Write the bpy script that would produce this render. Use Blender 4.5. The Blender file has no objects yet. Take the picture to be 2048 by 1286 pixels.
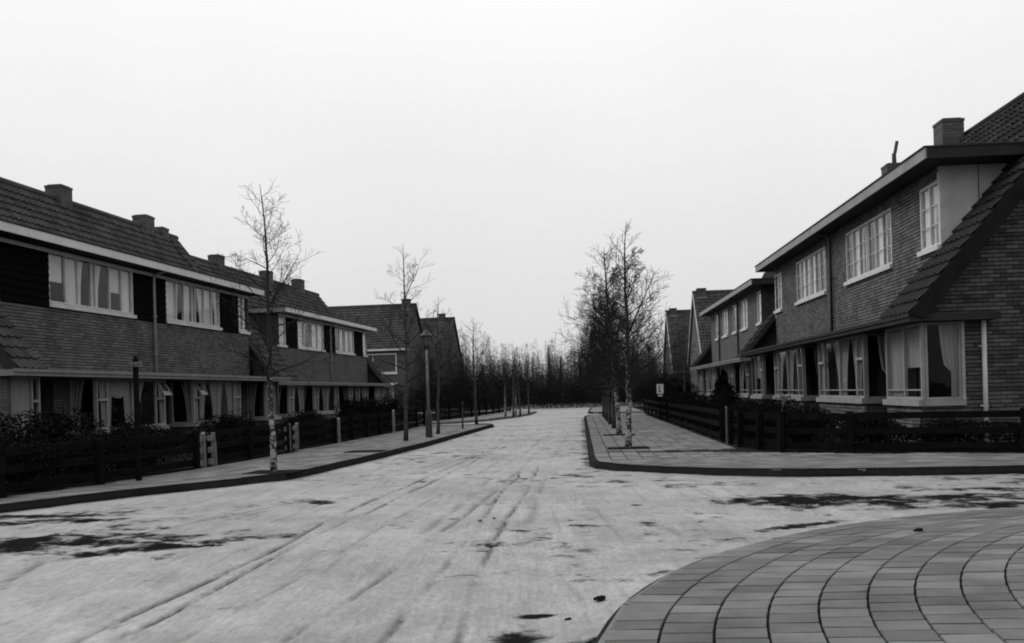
import bpy, bmesh, math, random
import numpy as np
from mathutils import Vector, Matrix

# ------------------------------------------------------------------ camera, sky, sun, exposure
SC = bpy.context.scene
COL = SC.collection
CAM_H = 1.30
cd = bpy.data.cameras.new('camera'); cam = bpy.data.objects.new('camera', cd); COL.objects.link(cam)
cd.sensor_width = 36.0; cd.lens = 36.0 * 1900 / 2048; cd.shift_y = 0.0693; cd.clip_start = .05; cd.clip_end = 2000
cam.matrix_world = Matrix.Translation((0, 0, CAM_H)) @ Matrix.Rotation(math.radians(90), 4, 'X') @ Matrix.Rotation(-.028, 4, 'Z')
SC.camera = cam
SUN_EL, SUN_AZ = math.radians(42), math.radians(-62)      # azimuth measured from straight ahead, negative = left
w = bpy.data.worlds.new('World'); SC.world = w; w.use_nodes = True
nt = w.node_tree; nt.nodes.clear(); N = nt.nodes; LK = nt.links
out = N.new('ShaderNodeOutputWorld'); bg = N.new('ShaderNodeBackground'); LK.new(bg.outputs[0], out.inputs[0])
sky = N.new('ShaderNodeTexSky'); sky.sky_type = 'NISHITA'; sky.sun_disc = False
sky.sun_elevation = SUN_EL; sky.sun_rotation = SUN_AZ; sky.dust_density = 6; sky.air_density = 1
bw = N.new('ShaderNodeRGBToBW'); LK.new(sky.outputs[0], bw.inputs[0])
tc = N.new('ShaderNodeTexCoord'); sx = N.new('ShaderNodeSeparateXYZ'); LK.new(tc.outputs['Generated'], sx.inputs[0])
rp = N.new('ShaderNodeValToRGB'); LK.new(sx.outputs[2], rp.inputs[0])          # overcast deck, dull at the horizon, paler overhead
rp.color_ramp.elements[0].position = 0.0; rp.color_ramp.elements[0].color = (.68, .68, .68, 1)
rp.color_ramp.elements[1].position = .38; rp.color_ramp.elements[1].color = (.93, .93, .93, 1)
nz = N.new('ShaderNodeTexNoise'); nz.inputs['Scale'].default_value = 1.6; nz.inputs['Detail'].default_value = 4
LK.new(tc.outputs['Generated'], nz.inputs['Vector'])
mr = N.new('ShaderNodeMapRange'); mr.inputs[1].default_value = .3; mr.inputs[2].default_value = .7
mr.inputs[3].default_value = .935; mr.inputs[4].default_value = 1.045; LK.new(nz.outputs[0], mr.inputs[0])
m1 = N.new('ShaderNodeMath'); m1.operation = 'MULTIPLY'; LK.new(rp.outputs[0], m1.inputs[0]); LK.new(mr.outputs[0], m1.inputs[1])
m2 = N.new('ShaderNodeMath'); m2.operation = 'MULTIPLY_ADD'; m2.inputs[1].default_value = .004
LK.new(bw.outputs[0], m2.inputs[0]); LK.new(m1.outputs[0], m2.inputs[2])
LK.new(m2.outputs[0], bg.inputs[0]); bg.inputs[1].default_value = 1.0
sd = bpy.data.lights.new('sun', 'SUN'); sd.energy = 1.5; sd.angle = math.radians(25)
sun = bpy.data.objects.new('sun', sd); COL.objects.link(sun)
sv = Vector((math.sin(SUN_AZ) * math.cos(SUN_EL), math.cos(SUN_AZ) * math.cos(SUN_EL), math.sin(SUN_EL)))
sun.rotation_euler = sv.to_track_quat('Z', 'Y').to_euler(); sun.location = sv * 60
vs = SC.view_settings; vs.view_transform = 'Standard'; vs.look = 'None'; vs.exposure = 0; vs.gamma = 1; vs.use_curve_mapping = False
SC.render.engine = 'CYCLES'; SC.cycles.filter_width = 1.9; SC.cycles.max_bounces = 6; SC.cycles.transparent_max_bounces = 24
SC.cycles.use_denoising = True

rnd = random.Random(7)
PR = math.atan(136 / 1900); PL = math.atan(249 / 1900)      # bearings of the right-hand and the left-hand building line
def RF(t, s): return (t * math.cos(PR) + s * math.sin(PR), -t * math.sin(PR) + s * math.cos(PR))
def LF(t, s): return (t * math.cos(PL) + s * math.sin(PL), -t * math.sin(PL) + s * math.cos(PL))

# ------------------------------------------------------------------ materials (everything is grey: a black-and-white photograph)
MATS = {}
def mat(name, v, rough=.85, var=.25, scale=6.0, bump=.0, bscale=40., island=.0, spec=.25, stretch=(1, 1, 1), v2=None):
    m = bpy.data.materials.new(name); m.use_nodes = True; t = m.node_tree; n = t.nodes; l = t.links
    p = n['Principled BSDF']; p.inputs['Roughness'].default_value = rough; p.inputs['Specular IOR Level'].default_value = spec
    co = n.new('ShaderNodeTexCoord'); mp = n.new('ShaderNodeMapping'); mp.inputs['Scale'].default_value = stretch
    l.new(co.outputs['Object'], mp.inputs[0])
    ns = n.new('ShaderNodeTexNoise'); ns.inputs['Scale'].default_value = scale; ns.inputs['Detail'].default_value = 6; ns.inputs['Roughness'].default_value = .65
    l.new(mp.outputs[0], ns.inputs['Vector'])
    r = n.new('ShaderNodeMapRange'); r.inputs[1].default_value = .25; r.inputs[2].default_value = .75
    lo, hi = (v * (1 - var), v * (1 + var)) if v2 is None else (v, v2)
    r.inputs[3].default_value = lo; r.inputs[4].default_value = hi; l.new(ns.outputs[0], r.inputs[0])
    last = r.outputs[0]
    if island:
        g = n.new('ShaderNodeNewGeometry'); r2 = n.new('ShaderNodeMapRange')
        r2.inputs[3].default_value = 1 - island; r2.inputs[4].default_value = 1 + island; l.new(g.outputs['Random Per Island'], r2.inputs[0])
        mu = n.new('ShaderNodeMath'); mu.operation = 'MULTIPLY'; l.new(last, mu.inputs[0]); l.new(r2.outputs[0], mu.inputs[1]); last = mu.outputs[0]
        oi = n.new('ShaderNodeObjectInfo'); r3 = n.new('ShaderNodeMapRange'); r3.inputs[3].default_value = 1 - island * .9; r3.inputs[4].default_value = 1 + island * .9; l.new(oi.outputs['Random'], r3.inputs[0])
        mv = n.new('ShaderNodeMath'); mv.operation = 'MULTIPLY'; l.new(last, mv.inputs[0]); l.new(r3.outputs[0], mv.inputs[1]); last = mv.outputs[0] if name == 'paver' else last
    l.new(last, p.inputs['Base Color'])
    if bump:
        nb = n.new('ShaderNodeTexNoise'); nb.inputs['Scale'].default_value = bscale; nb.inputs['Detail'].default_value = 5; l.new(mp.outputs[0], nb.inputs['Vector'])
        b = n.new('ShaderNodeBump'); b.inputs['Strength'].default_value = bump; b.inputs['Distance'].default_value = .02
        l.new(nb.outputs[0], b.inputs['Height']); l.new(b.outputs[0], p.inputs['Normal'])
    MATS[name] = m; return m
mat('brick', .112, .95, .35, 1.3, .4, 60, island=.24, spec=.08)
mat('brick_gable_shaded', .072, .95, .35, 1.1, .4, 60, island=.45, spec=.08)  # same brick, darker: shade on the street-corner gable is put into the colour
mat('mortar', .012, .95, .3, 8, spec=.03)
mat('roof_tile', .052, .8, .35, 1.2, .3, 50, island=.3, spec=.1)
mat('roof_tile_dark', .026, .85, .4, 1.2, .3, 50, island=.4, spec=.08)
mat('white_paint', .50, .55, .2, 2.5, .08, 30)
mat('bay_white_shaded', .24, .6, .25, 2.5, .08, 30)  # white paint darkened to carry the ledge's shade on the ground-floor frames
mat('fascia_white', .54, .55, .15, 1.5, .05, 30)
mat('verge_white', .36, .6, .3, 1.5, .1, 30)
mat('fascia_grey', .22, .6, .3, 1.5, .1, 30)
mat('fascia_brown', .026, .7, .3, 1.5, .1, 30, spec=.1)
mat('ledge_grey', .17, .6, .25, 1.5, .1, 30)
mat('verge_dark', .014, .9, .4, 3, .2, 30, spec=.04)
mat('cladding', .0045, .9, .4, 3, .2, 30, stretch=(1, 1, 6), spec=.02)
mat('cheek_panel', .44, .9, .26, 1.4, .2, 25, spec=.1)
mat('cheek_slate', .045, .9, .5, 5, .4, 18, island=.4, spec=.08)
mat('curtain', .66, .95, .15, 5, .1, 60, stretch=(1, 1, .2))
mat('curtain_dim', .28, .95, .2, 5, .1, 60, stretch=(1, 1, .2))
mat('painted_room_dark', .010, .95, .3, 2, spec=.02)  # near-black colour standing in for the darkness inside the rooms
mat('door', .012, .6, .3, 3, spec=.1)
mat('pipe_grey', .28, .5, .2, 4)
mat('pipe_dark', .03, .5, .2, 4)
mat('pipe_white', .5, .5, .2, 4)
mat('fence_wood', .0065, .9, .5, 4, .4, 40, stretch=(1, 1, 3), spec=.03)
mat('post_white', .125, .8, .4, 9, .2, 40)
mat('post_pale', .17, .8, .4, 8, .2, 40)
mat('soil', .010, .95, .5, 5, .8, 30, spec=.03)
mat('kerb', .013, .9, .5, 4, .5, 40, island=.4, spec=.05)
mat('kerb_sand', .17, .9, .3, 4, .4, 40, spec=.1)
mat('joint', .022, .95, .3, 10, .4, 60, spec=.03)
mat('paver', .145, .8, .46, 1.7, .45, 80, island=.3, spec=.2)
mat('paver_far', .145, .85, .36, 1.1, .35, 70, island=.3, spec=.2)
mat('lamp_metal', .03, .5, .3, 6, .2, 40)
mat('lamp_pole', .14, .6, .35, 5, .2, 40)
mat('lamp_glass', .12, .2, .1, 4)
mat('sign_white', .60, .5, .12, 8)
mat('sign_plate', .14, .5, .3, 30)
mat('ink', .02, .6, .1, 4)
mat('twig', .020, .95, .35, 6, spec=.03)
mat('twig_far', .04, .95, .4, 1.5, spec=.02)
mat('leaf', .0075, .9, .6, 5, island=.6, spec=.03)
mat('leaf_far', .011, .9, .5, .6, island=.5, spec=.02)
mat('hedge', .007, .9, .5, 5, island=.5, spec=.03)
mat('clod', .012, .95, .4, 20, .6, 40, spec=.03)
mat('chimney_pot', .05, .8, .3, 8)

def birch_mat():
    m = bpy.data.materials.new('birch_bark'); m.use_nodes = True; t = m.node_tree; n = t.nodes; l = t.links; p = n['Principled BSDF']
    p.inputs['Roughness'].default_value = .85; p.inputs['Specular IOR Level'].default_value = .2
    co = n.new('ShaderNodeTexCoord'); mp = n.new('ShaderNodeMapping'); mp.inputs['Scale'].default_value = (13, 13, 19); l.new(co.outputs['Object'], mp.inputs[0])
    ns = n.new('ShaderNodeTexNoise'); ns.inputs['Scale'].default_value = 1; ns.inputs['Detail'].default_value = 5; l.new(mp.outputs[0], ns.inputs['Vector'])
    sp = n.new('ShaderNodeSeparateXYZ'); l.new(co.outputs['Object'], sp.inputs[0])
    h = n.new('ShaderNodeMapRange'); h.inputs[1].default_value = .5; h.inputs[2].default_value = 2.3; h.inputs[3].default_value = .06; h.inputs[4].default_value = -.20; l.new(sp.outputs[2], h.inputs[0])
    a = n.new('ShaderNodeMath'); l.new(ns.outputs[0], a.inputs[0]); l.new(h.outputs[0], a.inputs[1])
    r = n.new('ShaderNodeValToRGB'); l.new(a.outputs[0], r.inputs[0])
    r.color_ramp.elements[0].position = .51; r.color_ramp.elements[0].color = (.025, .025, .025, 1)
    r.color_ramp.elements[1].position = .57; r.color_ramp.elements[1].color = (.28, .28, .28, 1)
    l.new(r.outputs[0], p.inputs['Base Color']); MATS['birch_bark'] = m
birch_mat()
mat('young_bark', .05, .95, .7, 9, .3, 40, stretch=(1, 1, 1.5), spec=.05)

def glass_mat(name, tint, refl):
    m = bpy.data.materials.new(name); m.use_nodes = True; t = m.node_tree; n = t.nodes; l = t.links; n.clear()
    o = n.new('ShaderNodeOutputMaterial'); mx = n.new('ShaderNodeMixShader'); tr = n.new('ShaderNodeBsdfTransparent'); gl = n.new('ShaderNodeBsdfGlossy')
    tr.inputs[0].default_value = (tint, tint, tint, 1); gl.inputs['Roughness'].default_value = .03; gl.inputs[0].default_value = (.8, .8, .8, 1)
    lw = n.new('ShaderNodeLayerWeight'); lw.inputs[0].default_value = .5; pw = n.new('ShaderNodeMath'); pw.operation = 'POWER'; pw.inputs[1].default_value = 4; l.new(lw.outputs['Facing'], pw.inputs[0])
    fr = n.new('ShaderNodeMath'); fr.operation = 'MULTIPLY_ADD'; fr.inputs[1].default_value = .5; fr.inputs[2].default_value = refl; l.new(pw.outputs[0], fr.inputs[0])
    nb = n.new('ShaderNodeTexNoise'); nb.inputs['Scale'].default_value = 2.2; b = n.new('ShaderNodeBump'); b.inputs['Strength'].default_value = .06; b.inputs['Distance'].default_value = .05
    co = n.new('ShaderNodeTexCoord'); l.new(co.outputs['Object'], nb.inputs['Vector']); l.new(nb.outputs[0], b.inputs['Height']); l.new(b.outputs[0], gl.inputs['Normal'])
    l.new(fr.outputs[0], mx.inputs[0]); l.new(tr.outputs[0], mx.inputs[1]); l.new(gl.outputs[0], mx.inputs[2]); l.new(mx.outputs[0], o.inputs[0]); MATS[name] = m
glass_mat('glass', .95, .008)

def road_mat():
    m = bpy.data.materials.new('sandy_road'); m.use_nodes = True; t = m.node_tree; n = t.nodes; l = t.links; p = n['Principled BSDF']
    at = n.new('ShaderNodeAttribute'); at.attribute_name = 'mud'; co = n.new('ShaderNodeTexCoord')
    def noise(scale, detail, rough, rot=0, sc=(1, 1, 1), dist=0, off=0):
        mp = n.new('ShaderNodeMapping'); mp.inputs['Rotation'].default_value = (0, 0, rot); mp.inputs['Scale'].default_value = sc; mp.inputs['Location'].default_value = (off, off * .7, 0); l.new(co.outputs['Object'], mp.inputs[0])
        x = n.new('ShaderNodeTexNoise'); x.inputs['Scale'].default_value = scale; x.inputs['Detail'].default_value = detail; x.inputs['Roughness'].default_value = rough; x.inputs['Distortion'].default_value = dist; l.new(mp.outputs[0], x.inputs['Vector']); return x.outputs[0]
    def mapr(x, a, b, c, d, smooth=False):
        r = n.new('ShaderNodeMapRange'); r.inputs[1].default_value = a; r.inputs[2].default_value = b; r.inputs[3].default_value = c; r.inputs[4].default_value = d
        if smooth: r.interpolation_type = 'SMOOTHSTEP'
        l.new(x, r.inputs[0]); return r.outputs[0]
    def op(o, x, y):
        k = n.new('ShaderNodeMath'); k.operation = o; l.new(x, k.inputs[0])
        if isinstance(y, (int, float)): k.inputs[1].default_value = y
        else: l.new(y, k.inputs[1])
        return k.outputs[0]
    at2 = n.new('ShaderNodeAttribute'); at2.attribute_name = 'rut'
    grit = noise(1, 6, .75, 0, (30, 9, 1)); big = noise(.45, 5, .55); mott = noise(1.0, 9, .66, PL, (2.6, 1.5, 1), .3, 2); ragged = noise(2.3, 11, .70, 0, (1, 1, 1), .35, 11)
    soft = noise(1, 5, .6, PL * 1.05, (8, .45, 1), .5, 3); where = noise(.5, 3, .5, off=5)
    base = op('MULTIPLY', mapr(big, .32, .68, .235, .37), mapr(grit, .28, .72, .64, 1.28)); base = op('MULTIPLY', base, mapr(mott, .34, .66, 1.12, .80))
    fl = noise(1, 4, .65, PL * .95, (19, .34, 1), .35, 7); base = op('MULTIPLY', base, mapr(fl, .36, .64, 1.03, .93)); dash = noise(1, 6, .7, 0, (5, 2.2, 1), .2, 13); base = op('MULTIPLY', base, mapr(dash, .36, .66, 1.06, .84))
    st = op('MULTIPLY', mapr(soft, .50, .68, 0, 1, True), mapr(where, .38, .62, .03, .20, True))
    brk = noise(1, 7, .7, PL, (3.0, .9, 1), .3, 23); rt = op('MULTIPLY', at2.outputs['Fac'], mapr(brk, .41, .57, .06, 1.1, True))
    thr = mapr(at.outputs['Fac'], 0, 1, .735, .40); df = op('SUBTRACT', ragged, thr); mk = mapr(df, -.10, .06, 0, 1, True)
    k = op('MULTIPLY', op('MAXIMUM', st, rt), mapr(grit, .3, .6, .75, 1.0)); k = op('MAXIMUM', k, mk); k = op('MINIMUM', k, 1.0)
    along = mott
    mx = n.new('ShaderNodeMix'); mx.data_type = 'FLOAT'; l.new(k, mx.inputs[0]); l.new(base, mx.inputs[2]); mx.inputs[3].default_value = .012
    l.new(mx.outputs[0], p.inputs['Base Color']); l.new(mapr(k, 0, .6, .55, 1.0), p.inputs['Roughness'])
    l.new(mapr(k, 0, .6, .45, .0), p.inputs['Specular IOR Level'])
    hs = op('ADD', op('MULTIPLY', grit, .5), op('SUBTRACT', along, op('MULTIPLY', k, .8)))
    b = n.new('ShaderNodeBump'); b.inputs['Strength'].default_value = .45; b.inputs['Distance'].default_value = .02; l.new(hs, b.inputs['Height']); l.new(b.outputs[0], p.inputs['Normal'])
    MATS['sandy_road'] = m
road_mat()

# ------------------------------------------------------------------ mesh helpers
HEX = [(0, 3, 2, 1), (4, 5, 6, 7), (0, 1, 5, 4), (1, 2, 6, 5), (2, 3, 7, 6), (3, 0, 4, 7)]
class MB:
    def __init__(s, side=1): s.v = []; s.f = []; s.side = side
    def pts(s, P):
        b = len(s.v); s.v += [(s.side * p[0], p[1], p[2]) for p in P]; return b
    def face(s, P):
        b = s.pts(P); s.f.append(tuple(range(b, b + len(P))))
    def hex(s, P, skip=()):
        b = s.pts(P); s.f += [tuple(b + i for i in q) for k, q in enumerate(HEX) if k not in skip]
    def box(s, x0, x1, y0, y1, z0, z1, skip=()):
        x0, x1 = min(x0, x1), max(x0, x1); y0, y1 = min(y0, y1), max(y0, y1); z0, z1 = min(z0, z1), max(z0, z1)
        s.hex([(x0, y0, z0), (x1, y0, z0), (x1, y1, z0), (x0, y1, z0), (x0, y0, z1), (x1, y0, z1), (x1, y1, z1), (x0, y1, z1)], skip)
    def mbox(s, M, a0, a1, b0, b1, c0, c1):
        s.hex([M(a0, b0, c0), M(a1, b0, c0), M(a1, b0, c1), M(a0, b0, c1), M(a0, b1, c0), M(a1, b1, c0), M(a1, b1, c1), M(a0, b1, c1)])
    def prism(s, P, Q):       # two matching outlines
        n = len(P); b = s.pts(P); c = s.pts(Q)
        s.f.append(tuple(range(b, b + n))[::-1]); s.f.append(tuple(range(c, c + n)))
        for i in range(n): j = (i + 1) % n; s.f.append((b + i, b + j, c + j, c + i))
    def tube(s, P, Rr, n=6, cap=True):
        P = [Vector(p) for p in P]; rings = []
        for i, p in enumerate(P):
            d = (P[min(i + 1, len(P) - 1)] - P[max(i - 1, 0)]).normalized()
            u = d.cross(Vector((.31, .95, .05))); u = (u if u.length > .1 else d.cross(Vector((1, 0, 0)))).normalized(); w_ = d.cross(u)
            rings.append(s.pts([p + (u * math.cos(2 * math.pi * k / n) + w_ * math.sin(2 * math.pi * k / n)) * Rr[i] for k in range(n)]))
        for i in range(len(P) - 1):
            a, b = rings[i], rings[i + 1]
            for k in range(n): j = (k + 1) % n; s.f.append((a + k, a + j, b + j, b + k))
        if cap: s.f.append(tuple(rings[0] + k for k in range(n))[::-1]); s.f.append(tuple(rings[-1] + k for k in range(n)))
    def build(s, name, m, parent=None, smooth=False, recalc=True):
        me = bpy.data.meshes.new(name); me.from_pydata(s.v, [], s.f)
        if recalc and len(s.f) < 60000:
            bm = bmesh.new(); bm.from_mesh(me); bmesh.ops.recalc_face_normals(bm, faces=bm.faces); bm.to_mesh(me); bm.free()
        if smooth: me.polygons.foreach_set('use_smooth', [True] * len(me.polygons))
        me.materials.append(MATS[m]); me.update()
        o = bpy.data.objects.new(name, me); COL.objects.link(o)
        if parent: o.parent = parent
        return o
def tag(o, label=None, cat=None, group=None, kind=None):
    if label: o['label'] = label
    if cat: o['category'] = cat
    if group: o['group'] = group
    if kind: o['kind'] = kind
    return o
def empty(name, loc, rz=0):
    o = bpy.data.objects.new(name, None); COL.objects.link(o); o.location = loc; o.rotation_euler = (0, 0, rz); o.empty_display_size = .2; return o
def copy_tree(o, parent=None):
    c = o.copy(); COL.objects.link(c); c.parent = parent
    for ch in o.children: copy_tree(ch, c)
    return c

# numpy value noise
def vnoise(x, y, seed=0):
    xi = np.floor(x).astype(np.int64); yi = np.floor(y).astype(np.int64); fx = x - xi; fy = y - yi
    fx = fx * fx * (3 - 2 * fx); fy = fy * fy * (3 - 2 * fy)
    def h(a, b):
        n = (a * 374761393 + b * 668265263 + seed * 974634777) & 0xffffffff
        n = ((n ^ (n >> 13)) * 1274126177) & 0xffffffff; n = n ^ (n >> 16)
        return (n & 0xffff) / 65535.
    return (h(xi, yi) * (1 - fx) + h(xi + 1, yi) * fx) * (1 - fy) + (h(xi, yi + 1) * (1 - fx) + h(xi + 1, yi + 1) * fx) * fy
def fbm(x, y, seed=0, o=4):
    v = 0; a = .5; t = 0
    for i in range(o): v = v + a * vnoise(x * 2 ** i, y * 2 ** i, seed + i); t += a; a *= .5
    return v / t
def sstep(a, b, x): t = np.clip((x - a) / (b - a), 0, 1); return t * t * (3 - 2 * t)

# ------------------------------------------------------------------ ground and road
g = MB(); g.face([(-600, -200, -.14), (600, -200, -.14), (600, 900, -.14), (-600, 900, -.14)])
tag(g.build('ground', 'soil'), kind='structure')

def seg_dist(X, Y, pts):
    best = np.full(X.shape, 1e9)
    for (ax, ay), (bx, by) in zip(pts[:-1], pts[1:]):
        dx, dy = bx - ax, by - ay; t = np.clip(((X - ax) * dx + (Y - ay) * dy) / (dx * dx + dy * dy), 0, 1)
        best = np.minimum(best, np.hypot(X - ax - t * dx, Y - ay - t * dy))
    return best
def make_road():
    nr, nc = 680, 640
    ys = 2.6 * (96 / 2.6) ** (np.linspace(0, 1, nr)); us = np.linspace(-1, 1, nc)
    U, Y = np.meshgrid(us, ys); X = U * (.74 * Y + 3.0)
    t = X * math.cos(PL) - Y * math.sin(PL); s = X * math.sin(PL) + Y * math.cos(PL)      # along the street
    tr = X * math.cos(PR) - Y * math.sin(PR); sr = X * math.sin(PR) + Y * math.cos(PR)
    wob = (fbm(s * .25, t * .4, 5) - .5) * .9
    tt = t + wob
    streak = fbm(tt * 7, s * .42, 11, 5); streak2 = fbm(tt * 22, s * 1.1, 31, 4); blot = fbm(X * .7, Y * .7, 41, 5); fine = fbm(X * 9, Y * 9, 51, 4)
    z = (fbm(X * .5, Y * .5, 3) - .5) * .025 + (streak - .5) * .012 + (fine - .5) * .006
    mud = np.zeros_like(X); rutm = np.zeros_like(X)
    def rut(pts, wd, amp, depth, seed):
        nonlocal rutm, z
        d = seg_dist(X + (fbm(Y * .35, X * .2, seed) - .5) * .22, Y, pts)
        br = sstep(.25, .55, fbm(s * .6, t * .8, seed + 1, 3)); k = np.exp(-(d / wd) ** 2)
        rutm = np.maximum(rutm, k * amp * (.35 + .65 * br)); z = z - k * depth * .5 * (.4 + .6 * br) + np.exp(-((d - wd * 2) / wd) ** 2) * depth * .2  # wet rut tone, its darkening also stands in for weak relief shading
    rut([(-2.45, 5.0), (-2.2, 6.9), (-2.05, 9.2), (-1.35, 15.5), (-.4, 23)], .026, .85, .03, 60)
    rut([(-2.25, 5.0), (-2.05, 6.6), (-1.9, 8.7), (-1.2, 14.5), (-.2, 23)], .024, .85, .03, 64)
    rut([(-1.35, 4.8), (-1.0, 6.6), (-.55, 9.6), (-.1, 13.5), (.35, 19)], .030, .50, .022, 68)
    rut([(-.75, 4.8), (-.62, 6.6), (-.40, 8.6), (-.2, 11.5), (.2, 17)], .028, .72, .022, 72)
    rut([(-.35, 4.8), (-.30, 6.4), (-.18, 8.4), (.05, 11.0), (.5, 17)], .026, .66, .02, 76)
    rut([(-3.6, 6.2), (-3.9, 8.0), (-3.6, 9.6), (-2.6, 12.4)], .06, .5, .02, 80)
    rut([(-3.1, 5.0), (-2.9, 7.2), (-2.5, 10.5), (-1.7, 16), (-.6, 24)], .022, .4, .015, 110); rut([(-1.9, 4.8), (-1.6, 6.8), (-1.35, 9.2), (-.7, 14.5), (.3, 24)], .022, .36, .015, 114)
    rut([(-4.9, 7.4), (-3.4, 9.6), (-2.2, 13.0), (-1.1, 18.5), (.2, 28)], .024, .36, .015, 118); rut([(.1, 8), (.3, 12), (.7, 18), (1.6, 28)], .05, .25, .012, 122); rut([(-.9, 9), (-.5, 13), (.2, 20), (1.2, 30)], .05, .30, .012, 126)
    def patch(cx, cy, ax, ay, ang, amp, seed, lo=0, hi=0, st=0):
        nonlocal mud
        c, sn = math.cos(ang), math.sin(ang); dx, dy = X - cx, Y - cy; a = (dx * c + dy * sn) / ax; b = (-dx * sn + dy * c) / ay
        mud = np.maximum(mud, min(amp, 1.0) * np.exp(-(a * a + b * b)))
    patch(-4.8, 8.9, 2.3, .75, .12, 1.0, 90); patch(-6.3, 11.0, 2.4, .5, .3, .8, 106); patch(-3.2, 8.5, 1.2, .35, .5, .9, 91); patch(-5.6, 10.6, 2.2, .5, .05, .8, 92)
    patch(-2.6, 11.9, 1.4, .5, .2, .55, 99); patch(-4.9, 7.3, .8, .45, .5, .6, 105)
    patch(3.35, 10.6, 1.5, .8, -.05, .95, 93); patch(4.7, 10.4, 1.9, .6, .1, .95, 94); patch(5.6, 9.9, 2.2, .34, .12, 1.25, 95, .42, .56)
    patch(2.65, 8.75, .8, .17, .42, .9, 96); patch(6.6, 11.4, 2.6, .9, .0, .7, 97); patch(2.6, 12.6, 1.8, .35, -.1, .6, 98)
    patch(-.02, 5.0, .24, .2, .1, .9, 100, .46, .58, 4); patch(.12, 5.5, .13, .07, .1, .9, 101); patch(1.6, 9.9, 1.0, .3, .1, .45, 102); patch(1.0, 8.2, .6, .22, .1, .4, 103)
    patch(.9, 20, 1.2, 2.0, .1, .4, 104)
    # the road grows darker where it is wet along the kerbs
    kd = np.abs(tr - .1); mud = np.maximum(mud, np.exp(-(kd / .14) ** 2) * ((sr > 16.2) & (sr < 46)) * .62)
    rk = np.hypot(tr - 5.47, sr - 3.88); mud = np.maximum(mud, np.exp(-((rk - 5.66) / .12) ** 2) * (sr > 6.5) * .5)
    mud = np.maximum(mud, .13 + .29 * sstep(.46, .72, blot)); mud = np.clip(mud, 0, 1); rutm = np.clip(rutm, 0, .8)
    z = np.minimum(z, .03); fade = 1 - sstep(30, 60, Y); z = z * fade
    bank = np.exp(-np.clip(rk - 5.47, 0, 9) / .16) * .078 * (sr > 3.88) + np.exp(-np.clip(-tr, 0, 9) / .16) * .078 * (sr <= 3.88) * (tr < 1)
    z = z * (1 - bank / .09) + np.where((sr < 9.9) & (tr < 5.47), bank, np.exp(-np.clip(sr - 9.35, 0, 9) / .16) * .078 * (tr >= 5.47) * (sr < 11))     # sand washed up against the front pavement
    V = np.stack([X, Y, z], -1).reshape(-1, 3)
    i = np.arange((nr - 1) * nc).reshape(nr - 1, nc)[:, :-1].ravel(); Fq = np.stack([i, i + 1, i + nc + 1, i + nc], -1)
    me = bpy.data.meshes.new('road'); me.vertices.add(len(V)); me.vertices.foreach_set('co', V.astype(np.float32).ravel())
    me.loops.add(Fq.size); me.loops.foreach_set('vertex_index', Fq.astype(np.int32).ravel())
    me.polygons.add(len(Fq)); me.polygons.foreach_set('loop_start', np.arange(0, Fq.size, 4, dtype=np.int32)); me.polygons.foreach_set('loop_total', np.full(len(Fq), 4, np.int32))
    me.polygons.foreach_set('use_smooth', np.ones(len(Fq), bool)); me.update(calc_edges=True)
    a = me.attributes.new('mud', 'FLOAT', 'POINT'); a.data.foreach_set('value', mud.astype(np.float32).ravel())
    a = me.attributes.new('rut', 'FLOAT', 'POINT'); a.data.foreach_set('value', rutm.astype(np.float32).ravel())
    me.materials.append(MATS['sandy_road']); o = bpy.data.objects.new('road', me); COL.objects.link(o); tag(o, kind='structure')
make_road()

def slab(name, m, P, z0, z1, frame, kind='structure', parent=None):
    b = MB(); W_ = [frame(*p) for p in P]; b.prism([(x, y, z0) for x, y in W_], [(x, y, z1) for x, y in W_])
    o = b.build(name, m, parent)
    if kind and not parent: tag(o, kind=kind)
    return o
def interp(pts):
    xs = [p[0] for p in pts]; ys = [p[1] for p in pts]
    return lambda x: float(np.interp(x, xs, ys))

# --- outlines in the street frames (t across, s along)
def fg_edge(s): return 5.47 - math.sqrt(max(5.48 ** 2 - max(s - 3.88, 0) ** 2, 0)) if s < 9.36 else 5.47
ang = [math.radians(180 - a) for a in range(0, 91, 3)]
fg_arc = [(-.01, 1.5)] + [(5.47 + 5.48 * math.cos(a), 3.88 + 5.48 * math.sin(a)) for a in ang]
fg_out = fg_arc + [(30, 9.36), (30, 1.5)]
rk_curve = [(.42, 47.0), (.15, 44), (.13, 24), (.13, 16.3), (.22, 15.8), (.52, 15.26), (1.05, 14.75), (1.9, 14.13), (2.78, 13.7), (4.36, 13.46), (6.03, 13.42), (12, 13.42), (34, 13.42)]
lk_curve = [(-14, -2), (-10.6, 4.5), (-7.73, 10.67), (-6.83, 12.6), (-6.14, 13.6), (-5.62, 14.6), (-5.46, 15.8), (-5.38, 17.96), (-5.25, 23.0), (-5.35, 30), (-5.45, 36.0), (-5.7, 36.8), (-6.3, 37.3)]
pave_r = slab('pavement_right', 'joint', rk_curve + [(34, 47)], -.13, .085, RF)
pave_l = slab('pavement_left', 'joint', lk_curve + [(-40, 37.3), (-40, -2)], -.13, .085, LF)
pave_f = slab('pavement_front', 'joint', fg_out, -.13, .085, RF)
lk2 = [(-30, 40.6), (-8.5, 40.6), (-7.5, 41.6), (-6.9, 43.5), (-6.2, 48), (-5.95, 52), (-6.1, 58), (-8, 61)]
pave_l2 = slab('pavement_left_far', 'paver_far', lk2 + [(-30, 61)], -.13, .10, LF)
rk2 = [(34, 51.5), (1.6, 51.5), (.7, 52), (.5, 53), (.8, 66), (34, 66)]
pave_r2 = slab('pavement_right_far', 'paver_far', rk2, -.13, .10, RF)

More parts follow.
